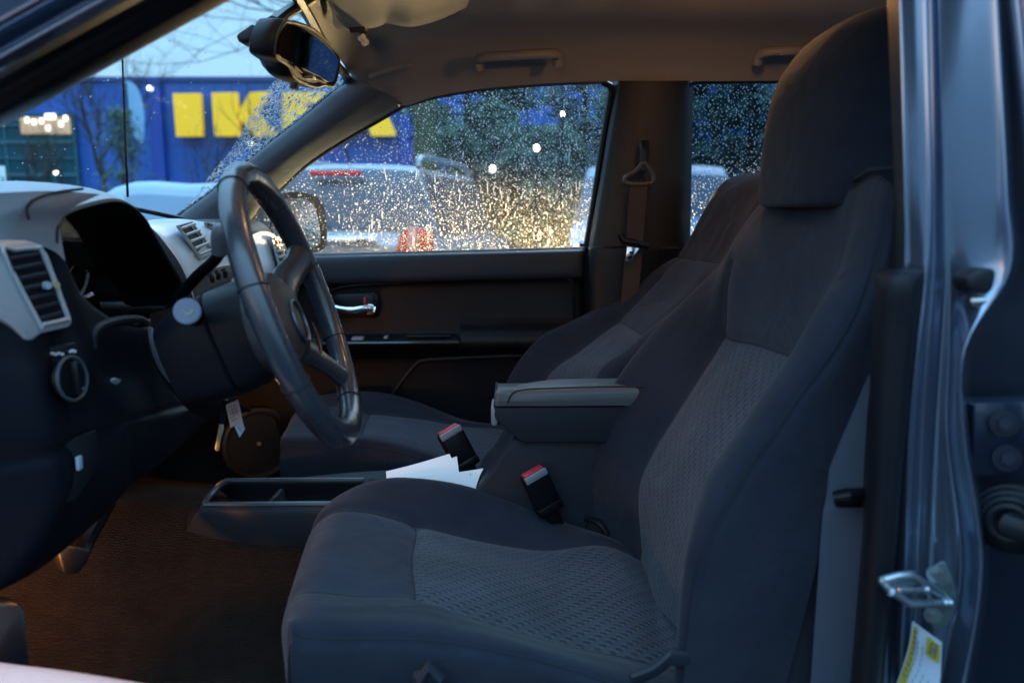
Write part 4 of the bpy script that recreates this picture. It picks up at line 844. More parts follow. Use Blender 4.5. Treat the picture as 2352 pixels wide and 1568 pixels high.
# dark recess behind the jamb and rear door edge
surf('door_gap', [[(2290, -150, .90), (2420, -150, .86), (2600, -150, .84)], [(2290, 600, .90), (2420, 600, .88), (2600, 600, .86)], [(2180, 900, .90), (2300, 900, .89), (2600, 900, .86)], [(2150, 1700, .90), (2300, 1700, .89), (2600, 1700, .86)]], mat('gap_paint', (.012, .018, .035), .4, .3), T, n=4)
rd2 = surf('rear_door', [[(2296, -120, .80), (2310, -120, .77), (2332, -120, .765), (2338, -120, .775), (2380, -120, .75), (2480, -120, .75)], [(2322, 100, .80), (2332, 100, .77), (2352, 100, .765), (2360, 100, .775), (2400, 100, .75), (2500, 100, .75)], [(2348, 350, .80), (2356, 350, .77), (2376, 350, .765), (2386, 350, .775), (2420, 350, .75), (2520, 350, .75)], [(2362, 700, .80), (2370, 700, .77), (2390, 700, .765), (2398, 700, .775), (2440, 700, .75), (2540, 700, .75)], [(2360, 1700, .80), (2370, 1700, .77), (2390, 1700, .765), (2398, 1700, .775), (2440, 1700, .75), (2540, 1700, .75)]], M['paint'], T, n=4)
# bumper stop in the bright recess
mb = MB(); mb.prism([(2218, 640, .79), (2236, 622, .79), (2272, 614, .785), (2288, 622, .785), (2282, 662, .785), (2262, 672, .785), (2224, 668, .79)], (.0, .03, 0), bev=.006, seg=3); mb.build('door_bumper', M['rub'], jm)
mb = MB(); mb.prism([(2226, 684, .79), (2280, 680, .786), (2276, 704, .786), (2232, 708, .79)], (.0, .02, 0), bev=.004); mb.build('bumper_reflection', M['zinc'], jm)  # bright metal block stands in for the reflection below the bumper
# lower trim / seal
tl = [(620, 2014, 2112), (640, 2010, 2113), (760, 2003, 2100), (900, 1996, 2085), (1050, 1990, 2072), (1200, 1982, 2060), (1350, 1970, 2045), (1500, 1958, 2030), (1640, 1945, 2018)]
rows = []
for k, (v, a, b) in enumerate(tl):
    dz = .03 if k == 0 else 0
    rows.append([(a + 6, v + (4 if k == 0 else 0), .875), (a, v, .845 + dz), (a + 14, v - (3 if k == 0 else 0), .815 + dz), ((a + b) / 2, v - (4 if k == 0 else 0), .80 + dz), (b - 12, v - (3 if k == 0 else 0), .80 + dz), (b, v, .815 + dz), (b + 4, v, .85)])
surf('pillar_trim', rows, mat('trim_grey', (.007, .008, .011), .5, spec=.2, bump=.15), T, n=5)
# belt on the driver's side
ribbon('seat_belt', [(1985, 860, .905), (1966, 1000, .90), (1950, 1140, .895), (1940, 1200, .89), (1925, 1400, .885), (1910, 1600, .88)], (1, -.25, 0), .05, mat('belt_blue', (.05, .058, .085), .7, bump=.3, bscale=900), T)
mb = MB(); mb.tube([P(1914, 1142, .875), P(1945, 1138, .87), P(1984, 1135, .875)], [.007, .009, .008], 10, flat=1.3); mb.box(P(1948, 1150, .875), (.03, .012, .014), bev=.003); mb.build('belt_stop', M['blk'], T)
# striker
axn = Vector((-.75, -.62, .05)).normalized()
st = [(2133, 1340), (2140, 1305), (2158, 1291), (2172, 1296), (2188, 1335), (2196, 1370), (2192, 1405), (2178, 1432), (2158, 1445), (2142, 1438), (2134, 1405), (2140, 1375)]
mb = MB(); so_ = spline([P(u, v, .80) for u, v in st], 4, True); mb.prism(so_, -axn * .005, bev=.001)
for (u, v) in ((2148, 1318), (2142, 1412)):
    mb.cyl(P(u, v, .797), .009, .006, (-.5, -1, .1), 20, bev=.002); mb.cyl(P(u, v, .793), .0035, .004, (-.5, -1, .1), 6)
strk = mb.build('door_striker', M['zinc'], T)
mb = MB(); zt_ = .0042
mb.tube([P(2162, 1368, .799), P(2132, 1346, .785), P(2094, 1319, .772), P(2060, 1322, .765), P(2027, 1331, .758)], zt_, 10)
mb.tube([P(2182, 1384, .797), P(2140, 1385, .783), P(2086, 1384, .768), P(2064, 1368, .762), P(2046, 1358, .757)], zt_, 10)
mb.tube([P(2128, 1352, .785), P(2095, 1353, .774), P(2062, 1353, .764)], zt_ * .9, 10)
mb.prism([P(2021, 1329, .756), P(2029, 1328, .757), P(2050, 1352, .757), P(2048, 1364, .755), P(2040, 1364, .755), P(2021, 1340, .755)], (0, .006, 0), bev=.001)
for u, v, Y in ((2122, 1352, .783), (2166, 1383, .792), (2176, 1383, .795)): mb.cyl(P(u, v, Y), .0056, .004, (1, .2, 0), 14)
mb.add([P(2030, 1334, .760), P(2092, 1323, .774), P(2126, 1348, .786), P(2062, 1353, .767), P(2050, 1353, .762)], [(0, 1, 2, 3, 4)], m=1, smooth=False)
mb.build('striker_loop', [M['zinc'], mat('zinc_infill', (.22, .27, .30), .4, .9)], strk)  # darker zinc sheet fills the loop between the rods
strk.data.materials[0] = mat('zinc_plate', (.24, .31, .34), .35, .9, var=.3, vscale=80)
# warning label
lab = MB(); lp = [(2095, 1425), (2162, 1476), (2158, 1600), (2050, 1600), (2078, 1510)]
surf('warning_label', [[(2095, 1424, .824), (2128, 1449, .816), (2163, 1474, .808)], [(2087, 1480, .826), (2122, 1505, .818), (2161, 1525, .809)], [(2072, 1530, .828), (2112, 1552, .820), (2158, 1568, .81)], [(2048, 1600, .83), (2095, 1620, .82), (2150, 1640, .81)]], mat('label_white', (.55, .62, .72), .5), T, n=4)
ym_ = mat('label_yellow', (.50, .40, .02), .5); lo = bpy.data.objects['warning_label']
surf('label_band', [[(2098, 1436, .820), (2106, 1443, .818)], [(2090, 1482, .822), (2100, 1490, .820)], [(2076, 1530, .824), (2090, 1538, .822)], [(2053, 1600, .826), (2070, 1604, .824)]], ym_, lo, n=4)
surf('label_band', [[(2129, 1460, .812), (2158, 1482, .804)], [(2125, 1500, .814), (2155, 1524, .806)]], ym_, lo, n=3)
mb = MB(); mb.tube([(2139, 1474, .806), (2151, 1482, .803), (2146, 1510, .804), (2133, 1500, .808)], .0008, 5, closed=True)
mb.tube([(2142, 1484, .804), (2139, 1498, .804)], .0006, 5); mb.tube([(2146, 1486, .804), (2143, 1500, .804)], .0006, 5)
for k in range(9): s = k / 9; mb.tube([(2100 - 6 * s - 26 * s * s, 1446 + 110 * s, .818), (2104 - 6 * s - 26 * s * s, 1454 + 112 * s, .818)], .0009, 4)
for c in range(4):
    for k in range(8):
        s = k / 8; u0 = 2108 + c * 11 - 40 * s * s; v0 = 1470 + c * 14 + 100 * s
        if c > 1 and s < .5: continue
        mb.tube([(u0, v0, .816 - c * .003), (u0 - 2, v0 + 9, .816 - c * .003)], .0005, 4)
mb.build('label_print', M['ink'], lo)
# rear hinge plate and wiring grommet
mb = MB(); mb.prism([(2236, 930, .83), (2240, 926, .83), (2450, 920, .82), (2450, 1096, .82), (2234, 1092, .83)], (0, .03, 0), bev=.004); hin = mb.build('door_hinge', mat('hinge_paint', (.02, .032, .06), .35, .4, coat=.5), rd2)
mb = MB()
for (u, v) in ((2306, 972), (2312, 1052)): mb.cyl(P(u, v, .82), .014, .012, (-.5, -1, .2), 24, bev=.003); mb.cyl(P(u + 4, v, .808), .008, .010, (-.5, -1, .2), 6, bev=.001)
mb.build('hinge_bolt', M['zinc'], rd2).data.materials[0] = mat('bolt_steel', (.022, .03, .05), .5, .7)
mb = MB(); gc = P(2322, 1190, .82); ga = Vector((-.6, -.8, .1)).normalized(); gq = ga.to_track_quat('Z', 'Y').to_matrix()
for k, rr in enumerate((.034, .029, .024, .018)): mb.tube([gc + ga * .008 * k + gq @ Vector((math.cos(a) * rr, math.sin(a) * rr, 0)) for a in [2 * math.pi * i / 28 for i in range(28)]], .005, 8, closed=True)
mb.tube([gc, gc + ga * .03, P(2400, 1230, .78)], .014, 10); mb.build('wiring_grommet', M['rub'], rd2)

# ---- truck hood, wiper cowl, antenna
hood = surf('hood', [[Vector((x, Y, z)) for Y in (.85, 1.1, 1.45, 1.8, 2.02, 2.12)] for x, z in ((-1.02, 1.255), (-1.2, 1.262), (-1.5, 1.25), (-1.9, 1.20), (-2.2, 1.10))], M['paint'], T, n=4)
for r in (): pass
MB().tube([P(293, 452, 2.10), P(288, 330, 2.06), P(284, 220, 2.03), P(280, 118, 2.0)], [.0035, .003, .0025, .0022], 6).build('antenna', mat('antenna_black', (.006, .006, .006), .9, spec=.1), T)
MB().tube(spline([(300, 478, 1.9), (350, 488, 1.95), (420, 503, 2.02)]), .006, 6).build('wiper_arm', M['blk'], T)
# footwell lamp: lit, under the dash
fw = MB().box(Vector((-.66, 1.02, .885)), (.05, .05, .012), bev=.004).build('footwell_lamp', emis('footwell_bulb', (1, .42, .10), 7), T)
fl_ = bpy.data.lights.new('footwell_light', 'POINT'); fl_.energy = 3.4; fl_.color = (1, .36, .06); fl_.shadow_soft_size = .012
flo = bpy.data.objects.new('footwell_light', fl_); COL.objects.link(flo); flo.location = (-.83, .94, .87); flo.parent = T
fl2 = bpy.data.lights.new('footwell_light', 'POINT'); fl2.energy = .05; fl2.color = (1, .42, .10); fl2.shadow_soft_size = .012
flo2 = bpy.data.objects.new('footwell_light', fl2); COL.objects.link(flo2); flo2.location = (-.70, 1.80, .875); flo2.parent = T
fw2 = MB().box(Vector((-.72, 1.80, .895)), (.05, .05, .012), bev=.004).build('footwell_lamp', emis('footwell_bulb2', (1, .42, .10), 5), T)

# ================================================================== LOOSE THINGS IN THE CAB
def sheet(name, quad, label, n=8, curl=.006):
    a, b, c, d = [V3(q) for q in quad]; rows = []
    for i in range(5):
        s = i / 4; r = []
        for j in range(5):
            t = j / 4; p = a.lerp(b, t).lerp(d.lerp(c, t), s); p = p + Vector((0, -curl * math.sin(math.pi * t) * (1 - s) - curl * .6 * t * t, curl * math.sin(math.pi * s) * t)); r.append(p)
        rows.append(r)
    o = surf(name, rows, M['paper'], None, n=3, thick=.0012); return tag(o, label, 'paper', 'loose papers on the console')
sheet('paper_sheet', [(886, 1082, 1.46), (1032, 1040, 1.46), (1060, 1120, 1.40), (890, 1140, 1.40)], 'upright white paper sheet touching the passenger buckle, rearmost of three')
sheet('paper_sheet', [(888, 1096, 1.445), (1049, 1046, 1.445), (1058, 1130, 1.395), (892, 1150, 1.395)], 'white paper sheet leaning in front of the rearmost sheet')
p3 = sheet('paper_sheet', [(955, 1092, 1.425), (1110, 1073, 1.425), (1085, 1150, 1.39), (900, 1165, 1.39)], 'curled white paper sheet with a small printed box, nearest the driver seat', curl=.008)
mb = MB(); mb.tube([(1069, 1090, 1.412), (1081, 1087, 1.412), (1077, 1112, 1.402), (1062, 1115, 1.402)], .0005, 4, closed=True)
for k in range(5): mb.tube([(1073 - k * 1.2, 1094 + k * 4, 1.411 - k * .002), (1076 - k * 1.2, 1095 + k * 4, 1.411 - k * .002)], .0005, 4)
mb.build('printed_box', M['ink'], p3)
# key tag with its strip, and the hanging key
kt = root('key_tag', 'pinkish paper key tag with handwriting hanging below the steering column', 'key tag')
mb = MB(); mb.prism([(518, 930, 1.17), (546, 918, 1.17), (557, 968, 1.17), (529, 982, 1.17)], (0, .0012, 0)); mb.build('tag_card', mat('tag_card', (.62, .46, .42), .8, var=.05), kt)
mb = MB(); mb.prism([(538, 979, 1.17), (556, 968, 1.17), (562, 985, 1.17), (550, 1004, 1.17)], (0, .0012, 0)); mb.build('tag_end', mat('tag_end', (.42, .55, .66), .7), kt)
mb = MB()
for (a, b, c, d) in ((523, 936, 541, 929), (525, 944, 540, 938), (526, 951, 548, 942), (528, 959, 536, 956), (531, 967, 544, 961), (540, 931, 544, 950), (533, 938, 537, 954), (546, 978, 553, 990)): mb.tube([(a, b, 1.168), (c, d, 1.168)], .0004, 4)
mb.build('handwriting', mat('blue_ink', (.10, .09, .18), .7), kt)
mb = MB(); mb.tube([(533, 900, 1.175), (531, 924, 1.171)], .0008, 5); mb.build('tag_loop', M['blk'], kt)
ky = root('hanging_key', 'dull brass key hanging from the ignition left of the key tag', 'key')
mb = MB(); mb.prism([(503, 970, 1.2), (512, 968, 1.2), (514, 985, 1.2), (506, 1010, 1.2), (503, 1034, 1.2), (496, 1036, 1.2), (493, 1030, 1.2), (498, 1000, 1.2)], (0, .002, 0), bev=.0004); mb.build('key_blade', mat('brass', (.35, .36, .26), .45, .7), ky)
mb = MB(); mb.tube(spline([(508, 972, 1.2), (510, 945, 1.2), (518, 915, 1.19)]), .005, 8); mb.build('key_grip', M['blk'], ky)

# ================================================================== RAIN ON THE GLASS
def inside(poly, u, v):
    c = False; j = len(poly) - 1
    for i in range(len(poly)):
        (x1, y1), (x2, y2) = poly[i], poly[j]
        if (y1 > v) != (y2 > v) and u < (x2 - x1) * (v - y1) / (y2 - y1) + x1: c = not c
        j = i
    return c
def drops(name, poly, place, count, rr, label, dens=None, stretch=None, seed=1, spacing=0):
    g = random.Random(seed); mb = MB(); us = [p[0] for p in poly]; vs_ = [p[1] for p in poly]; got = 0; tries = 0
    V, F = [], []; cells = set()
    while got < count and tries < count * 14:
        tries += 1
        u = g.uniform(min(us), max(us)); v = g.uniform(min(vs_), max(vs_))
        if not inside(poly, u, v) or (dens and g.random() > dens(u, v)): continue
        c, nn = place(u, v)
        if spacing:
            ky_ = (int(c.x / spacing), int(c.z / spacing))
            if any((ky_[0] + i, ky_[1] + j) in cells for i in (-1, 0, 1) for j in ((0,) if i else (-1, 0, 1))): continue
            cells.add(ky_)
        got += 1
        r = rr[0] * (rr[1] / rr[0]) ** (g.random() ** 2.6); t1 = nn.cross(Vector((0, 0, 1))).normalized(); t2 = t1.cross(nn)
        sx, sy, rot = 1, 1 + .3 * g.random(), 0
        if stretch: sx, sy, rot = stretch(u, v, g)
        a1 = t1 * math.cos(rot) + t2 * math.sin(rot); a2 = t2 * math.cos(rot) - t1 * math.sin(rot); k = len(V)
        for (f, h) in ((1.0, 0), (.86, .30), (.5, .52)):
            for j in range(7):
                a = 2 * math.pi * j / 7 + got; w_ = 1 + .12 * math.sin(3 * a + got)
                V.append(tuple(c + a1 * (math.cos(a) * r * f * sx * w_) + a2 * (math.sin(a) * r * f * sy * w_) + nn * (h * r)))
        V.append(tuple(c + nn * (.6 * r)))
        for q in range(2):
            for j in range(7): F.append((k + q * 7 + j, k + q * 7 + (j + 1) % 7, k + (q + 1) * 7 + (j + 1) % 7, k + (q + 1) * 7 + j))
        for j in range(7): F.append((k + 14 + j, k + 14 + (j + 1) % 7, k + 21))
        F.append(tuple(k + 6 - j for j in range(7)))
    mb.v = V; mb.f = F; mb.m = [0] * len(F); mb.s = [True] * len(F)
    o = mb.build(name, M['water'], None, sharp=60, recalc=False)
    return tag(o, label, 'raindrops', 'rain on the truck windows', 'stuff')
nside = Vector((0, 1, .12)).normalized()
drops('raindrops', win, lambda u, v: (P(u, v, Yg(v) + .003), nside), 8000, (.0009, .0024), 'dense raindrops covering the passenger door window', spacing=.0035, dens=lambda u, v: .07 + .93 * min(1, max(0, (u + .5 * (v - 380) - 820) / 330)) ** 1.5)
drops('raindrops', rw[:8] + [(2000, 187), (2000, 556)], lambda u, v: (P(u, v, Yg(v) + .003), nside), 2600, (.0014, .0026), 'raindrops covering the tinted rear window beyond the seats', spacing=.0045)
drops('raindrops', [(800, 400), (1330, 300), (1330, 540), (760, 560)], lambda u, v: (P(u, v, Yg(v) + .003), nside), 90, (.0010, .0016), 'thin runs of rain trickling down the passenger door window', stretch=lambda u, v, g: (1, 4 + 9 * g.random(), .1 * g.gauss(0, 1)), seed=77)
wn_ = wsP(500, 300)[1]
if wn_.x > 0: wn_ = -wn_
wsl = lambda u, v: (wsP(u, v)[0] + wn_ * .003, wn_)
wet = [(407, 505), (500, 432), (600, 348), (700, 268), (762, 215), (792, 196), (775, 160), (740, 110), (700, 150), (640, 180), (600, 230), (530, 350), (480, 410)]
drops('raindrops', wet, wsl, 4200, (.0010, .0026), 'streaky beads of rain on the unwiped windshield corner by the pillar', stretch=lambda u, v, g: (1, 1 + 2.2 * g.random() ** 2, .6 + .3 * g.random()), seed=5)
drops('raindrops', [(0, 290), (520, 0), (680, 20), (620, 170), (480, 410), (400, 490), (0, 430)], wsl, 170, (.0008, .0018), 'sparse tiny raindrops on the wiped part of the windshield', stretch=lambda u, v, g: (1, 1.5, .9), seed=9)

# ================================================================== OUTSIDE
asph = mat('wet_asphalt', (.028, .029, .032), .6, var=.3, vscale=1.5, bump=.3, bscale=60)
mb = MB(); mb.add([(-400, -200, 0), (400, -200, 0), (400, 400, 0), (-400, 400, 0)], [(0, 1, 2, 3)], smooth=False); struct(mb.build('ground', asph))
mb = MB()
for x in (-6.2, -3.4, -.6, 2.2, 5.0): mb.add([(x, 6.2, .004), (x + .1, 6.2, .004), (x + 1.0, 11, .004), (x + .9, 11, .004)], [(0, 1, 2, 3)], smooth=False)
struct(mb.build('parking_lines', mat('line_paint', (.6, .6, .58), .6)))
grass = mat('verge_grass', (.045, .075, .03), .9, var=.4, vscale=8, bump=1, bscale=40)
mb = MB(); mb.box(Vector((6, 15.5, .06)), (60, 7, .12), bev=.02); struct(mb.build('verge', grass))
mb = MB(); mb.box(Vector((6, 11.95, .07)), (60, .15, .14), bev=.01); struct(mb.build('kerb', mat('kerb_concrete', (.3, .3, .29), .8)))
# the store
YB = 60
blue = mat('blue_cladding', (.012, .098, .40), .6, var=.06, vscale=.1)
n_ = blue.node_tree.nodes; l_ = blue.node_tree.links; b_ = n_["Principled BSDF"]; src_ = b_.inputs["Base Color"].links[0].from_socket
br_ = n_.new("ShaderNodeTexBrick"); br_.offset = 0; br_.inputs["Scale"].default_value = 1; br_.inputs["Brick Width"].default_value = 1.2; br_.inputs["Row Height"].default_value = 6; br_.inputs["Mortar Size"].default_value = .05
br_.inputs["Color1"].default_value = (1, 1, 1, 1); br_.inputs["Color2"].default_value = (.9, .93, .96, 1); br_.inputs["Mortar"].default_value = (.6, .6, .65, 1)
tc_ = n_.new("ShaderNodeTexCoord"); mp_ = n_.new("ShaderNodeMapping"); mp_.inputs["Rotation"].default_value = (R(90), 0, 0); l_.new(tc_.outputs["Object"], mp_.inputs[0]); l_.new(mp_.outputs[0], br_.inputs["Vector"])
mx_ = n_.new("ShaderNodeMix"); mx_.data_type = 'RGBA'; mx_.blend_type = 'MULTIPLY'; mx_.inputs[0].default_value = 1; l_.new(src_, mx_.inputs[6]); l_.new(br_.outputs["Color"], mx_.inputs[7]); l_.new(mx_.outputs[2], b_.inputs["Base Color"])
store = root('store_building', 'large flat blue store building with giant yellow IKEA letters', 'store', loc=(0, 0, 0))
def bx(u0, u1, v0, v1, Y): a = P(u0, v0, Y); b = P(u1, v1, Y); return a, b
a = P(-500, 187, YB); b = P(2700, 187, YB)
mb = MB(); mb.box(Vector(((a.x + b.x) / 2, YB + 10, a.z / 2 - .5)), (b.x - a.x, 20, a.z + 1)); mb.build('wall', blue, store)
mb = MB(); mb.box(Vector(((a.x + b.x) / 2, YB + 10, a.z + .15)), (b.x - a.x + .4, 20.4, .3)); mb.build('parapet', mat('parapet', (.02, .06, .25), .5), store)
mb = MB()
pbm = mat('pilaster_blue', (.012, .06, .33), .6)
for u in (360, 930, 1500): q = P(u, 187, YB); MB().box(Vector((q.x, YB - .25, q.z / 2)), (.7, .5, q.z)).build('pilaster', pbm, store)
# glazed corner
gm = mat('store_glass', (.015, .075, .10), .7, spec=.1, var=.4, vscale=.5)
a, b = P(-260, 262, YB - .3), P(168, 262, YB - .3); zt = a.z
mb = MB(); mb.box(Vector(((a.x + b.x) / 2, YB - .15, zt / 2)), (b.x - a.x, .4, zt)); glz = mb.build('glazing', gm, store)
mb = MB()
for k in range(7): z = zt * (k + .3) / 7; mb.box(Vector(((a.x + b.x) / 2, YB - .42, z)), (b.x - a.x, .12, .10 + .12 * (k % 2)))
for k in range(9): x = a.x + (b.x - a.x) * k / 8; mb.box(Vector((x, YB - .40, zt / 2)), (.12, .1, zt))
mb.build('mullion', mat('mullion', (.03, .12, .15), .6), store)
mb = MB(); q0, q1 = P(45, 270, YB - .5), P(163, 308, YB - .5); mb.box((q0 + q1) / 2, (abs(q1.x - q0.x), .06, abs(q0.z - q1.z))); mb.build('lit_window', emis('lit_window', (.75, .62, .45), .45), store)
mb = MB()
wlm = emis('window_light', (1, .9, .7), 2.2)
for (u, v) in ((115, 268), (78, 281), (95, 278), (62, 276), (110, 295), (140, 285), (150, 272)): q = P(u, v, YB - .6); MB().box(q, (.22 if u != 115 else .7, .1, .35)).build('window_light', wlm, store)
# letters
ymat = mat('letter_yellow', (.95, .55, .012), .5, emit=(1, .62, .02), es=.18)
def letter(name, pts):
    mb = MB(); o = [P(u, v, YB - 1.0) for u, v in pts]; mb.prism(o, (0, .5, 0)); return mb.build(name, ymat, store, recalc=False)
letter('letter_i', [(396, 215), (459, 214), (464, 313), (404, 314)])
letter('letter_k', [(485, 213), (543, 212), (546, 258), (573, 212), (622, 210), (588, 258), (640, 312), (582, 313), (548, 272), (551, 313), (492, 313)])
letter('letter_e', [(648, 212), (745, 211), (745, 236), (700, 236), (700, 250), (738, 250), (738, 273), (700, 273), (700, 288), (748, 288), (748, 312), (648, 312)])
letter('letter_a', [(812, 210), (862, 210), (905, 298), (908, 312), (852, 312), (845, 290), (815, 290), (808, 312), (758, 312)])
mb = MB(); q = P(345, 203, YB - 1.5); mb.cyl(q, .14, .3, (0, -1, -.2), 16); mb.build('floodlight', emis('flood_white', (.9, 1, 1), 5), store)
mb = MB(); q = P(578, 330, YB - 1.5); mb.cyl(q, .13, .3, (0, -1, -.2), 16); mb.build('floodlight', emis('flood_warm', (1, .95, .8), 5), store)
# flag, lamps
fl = root('feather_flag', 'pale blue feather flag on a thin pole before the blue store', 'flag')
fo = spline([(286, 192, 30), (302, 190, 30), (320, 215, 30), (330, 265, 30), (328, 322, 30), (318, 324, 30), (303, 300, 30), (292, 250, 30)], 4, True)
mb = MB(); mb.prism(fo, (0, .03, 0)); mb.build('flag_cloth', mat('flag_cloth', (.25, .5, .72), .7), fl)
mb = MB(); q = P(288, 192, 30); mb.tube([Vector((q.x, 30, 0)), Vector((q.x, 30, q.z))], .04, 8); mb.build('flag_pole', M['pl'], fl)
lampm = emis('lamp_glow', (1, .93, .75), 5)
lamp_lab = {(128, 397): 'low white lamp post before the store glass at far left', (1232, 340): 'lit lamp post in the dark trees, upper of two', (1131, 388): 'lit lamp post just above the silver car roof', (1292, 262): 'faint lamp post high beside the window pillar'}
for (u, v), lb in lamp_lab.items():
    lr = root('lamp_post', lb, 'lamp post', 'lit lamp posts across the car park'); Yl = 16 if u > 1000 else 34
    if u == 1292: Yl = 18
    q = P(u, v, Yl - .4); mb = MB(); mb.cyl(q, .045 if u != 1292 else .03, .14, (0, -1, -.3), 16); mb.build('lamp_head', lampm, lr)
    mb = MB(); mb.tube([Vector((q.x, Yl, 0)), Vector((q.x, Yl, q.z + .2)), Vector((q.x, Yl - .3, q.z + .2))], .05, 8); mb.build('lamp_pole', M['pl'], lr)
sn = root('small_sign', 'small white sign with a green letter at the far left edge', 'sign'); a = P(-2, 415, 8)
mb = MB(); mb.box(a, (.13, .02, .28), bev=.004); mb.build('sign_plate', mat('sign_white', (.6, .7, .7), .5), sn)
mb = MB(); mb.tube(spline([(2, 405, 7.98), (6, 410, 7.98), (6, 420, 7.98), (2, 426, 7.98)]), .008, 6); mb.build('sign_mark', mat('sign_green', (.05, .4, .3), .5), sn)
mb = MB(); mb.tube([Vector((a.x, 8.02, 0)), Vector((a.x, 8.02, a.z))], .025, 8); mb.build('sign_post', M['pl'], sn)

# ---- cars
def car(name, loc, rz, L, Wd, H, paint, lab, cat='car', group=None, kind='suv', glassm=None, lit=False):
    rt = root(name, lab, cat, group, loc, rz); h = Wd / 2; gm_ = glassm or M['cargl']
    zb_, zw = .32, H * .60
    # stations front(+)... local +x is the nose; tail at 0
    if kind == 'suv': stn = [(0, .55, .93, zw, zw + .02, .80), (.04, .42, 1, zw, zw + .05, .86), (.30, .36, 1, zw + .01, H - .04, .80), (.8, .35, 1, zw, H, .79), (L * .45, .34, 1, zw, H, .79), (L * .60, .34, 1, zw - .01, H - .05, .79), (L * .72, .34, 1, zw - .03, zw + .05, .90), (L * .88, .34, .98, zw - .08, zw - .04, .86), (L * .97, .4, .92, zw - .16, zw - .14, .8), (L, .5, .80, zw - .30, zw - .28, .7)]
    elif kind == 'van': stn = [(0, .5, .95, zw, zw + .02, .86), (.03, .42, 1, zw, zw + .1, .88), (.12, .36, 1, zw, H - .04, .86), (.6, .35, 1, zw, H, .85), (L * .55, .34, 1, zw, H, .85), (L * .70, .34, 1, zw, H - .06, .84), (L * .86, .34, 1, zw - .04, zw + .06, .90), (L * .96, .38, .95, zw - .16, zw - .12, .85), (L, .5, .86, zw - .3, zw - .28, .75)]
    else: stn = [(0, .5, .9, zw - .02, zw, .82), (.05, .4, 1, zw, zw + .03, .86), (L * .14, .34, 1, zw, zw + .05, .82), (L * .28, .33, 1, zw, H - .03, .72), (L * .42, .33, 1, zw, H, .72), (L * .54, .33, 1, zw, H - .05, .72), (L * .70, .33, 1, zw - .03, zw + .03, .86), (L * .86, .34, .98, zw - .08, zw - .04, .84), (L * .97, .4, .92, zw - .18, zw - .15, .8), (L, .5, .8, zw - .3, zw - .27, .7)]
    def sec(s):
        x, b0, wf, zB, zT, tf = s; w1 = h * wf; w2 = h * tf; zm = (b0 + zB) / 2
        r = [(x, w1 * .90, b0), (x, w1, b0 + .12), (x, w1 * 1.01, zm), (x, w1 * .985, zB), (x, w1 * .97 * .5 + w2 * .5, (zB + zT) / 2), (x, w2, max(zB + .004, zT - .07)), (x, w2 * .90, zT - .01), (x, w2 * .45, zT + .012), (x, 0, zT + .018)]
        return [Vector(p) for p in r] + [Vector((p[0], -p[1], p[2])) for p in reversed(r[:-1])]
    rows = [sec(s) for s in stn]
    body = surf('body', rows, paint, rt, n=4, nu=2)
    mb = MB()
    for s in (rows[0], rows[-1]): mb.add(s, [tuple(range(len(s)))], smooth=False)
    mb.build('end_panel', paint, rt)
    # glass patches taken from the body sheet, pushed out a little
    def patch(nm, i0, i1, j0, j1, ins=.08):
        A = np.array([[tuple(p) for p in r] for r in rows]); A = catmull(A, 6, 0); A = catmull(A, 4, 1)
        a0, a1 = int(round((i0) * 6)), int(round(i1 * 6)); b0, b1 = int(round(j0 * 4)), int(round(j1 * 4)); sub = A[a0:a1 + 1, b0:b1 + 1].copy()
        du = np.gradient(sub, axis=0); dv_ = np.gradient(sub, axis=1); N = np.cross(du, dv_); N /= np.linalg.norm(N, axis=2, keepdims=True)
        cen = np.array([L / 2, 0, zw * .8])
        if np.sum(N * (sub - cen)) < 0: N = -N
        sub += N * .012
        return surf(nm, [[Vector(q) for q in r] for r in sub], gm_, rt, n=1)
    if kind == 'suv':
        patch('rear_glass', 1.1, 1.95, 4.2 if False else 3.3, 12.7); patch('side_glass', 2.5, 5.0, 3.3, 4.9); patch('side_glass', 2.5, 5.0, 11.1, 12.7); patch('windscreen', 5.1, 5.9, 3.4, 12.6)
    elif kind == 'van':
        patch('rear_glass', 1.15, 1.9, 3.6, 12.4); patch('side_glass', 2.6, 5.0, 3.4, 4.8); patch('side_glass', 2.6, 5.0, 11.2, 12.6); patch('windscreen', 5.1, 5.9, 3.5, 12.5)
    else:
        patch('rear_glass', 2.1, 2.9, 3.5, 12.5); patch('side_glass', 3.1, 4.9, 3.4, 4.8); patch('side_glass', 3.1, 4.9, 11.2, 12.6); patch('windscreen', 5.15, 5.9, 3.4, 12.6)
    for sx in (L * .19, L * .80):
        for sy in (-1, 1):
            mb = MB(); mb.cyl(Vector((sx, sy * (h - .10), .34)), .34, .22, (0, 1, 0), 28, bev=.03); wobj = mb.build('wheel', M['rub'], rt)
            mb = MB(); mb.cyl(Vector((sx, sy * (h + .005), .34)), .20, .03, (0, 1, 0), 20, bev=.01); mb.build('rim', M['silver'], wobj)
    for sy in (-1, 1):
        mb = MB(); mb.box(Vector((L - .10, sy * h * .66, zw - .34)), (.14, h * .42, .16), bev=.03); mb.build('headlight', M['headlit'] if lit else M['chrome'], rt)
    return rt
M['cargl'] = mat('car_glass', (.03, .05, .08), .3, .1, coat=.15, var=.1, vscale=3)
M['frost'] = mat('frosted_glass', (.20, .30, .40), .6, var=.15, vscale=4)
M['headlit'] = emis('headlamp_lit', (1, .84, .52), 60)
silv = mat('silver_paint', (.21, .28, .34), .35, .3, coat=.6, var=.05)
pale = mat('pale_car_paint', (.32, .43, .52), .45, .1, coat=.3, var=.08)
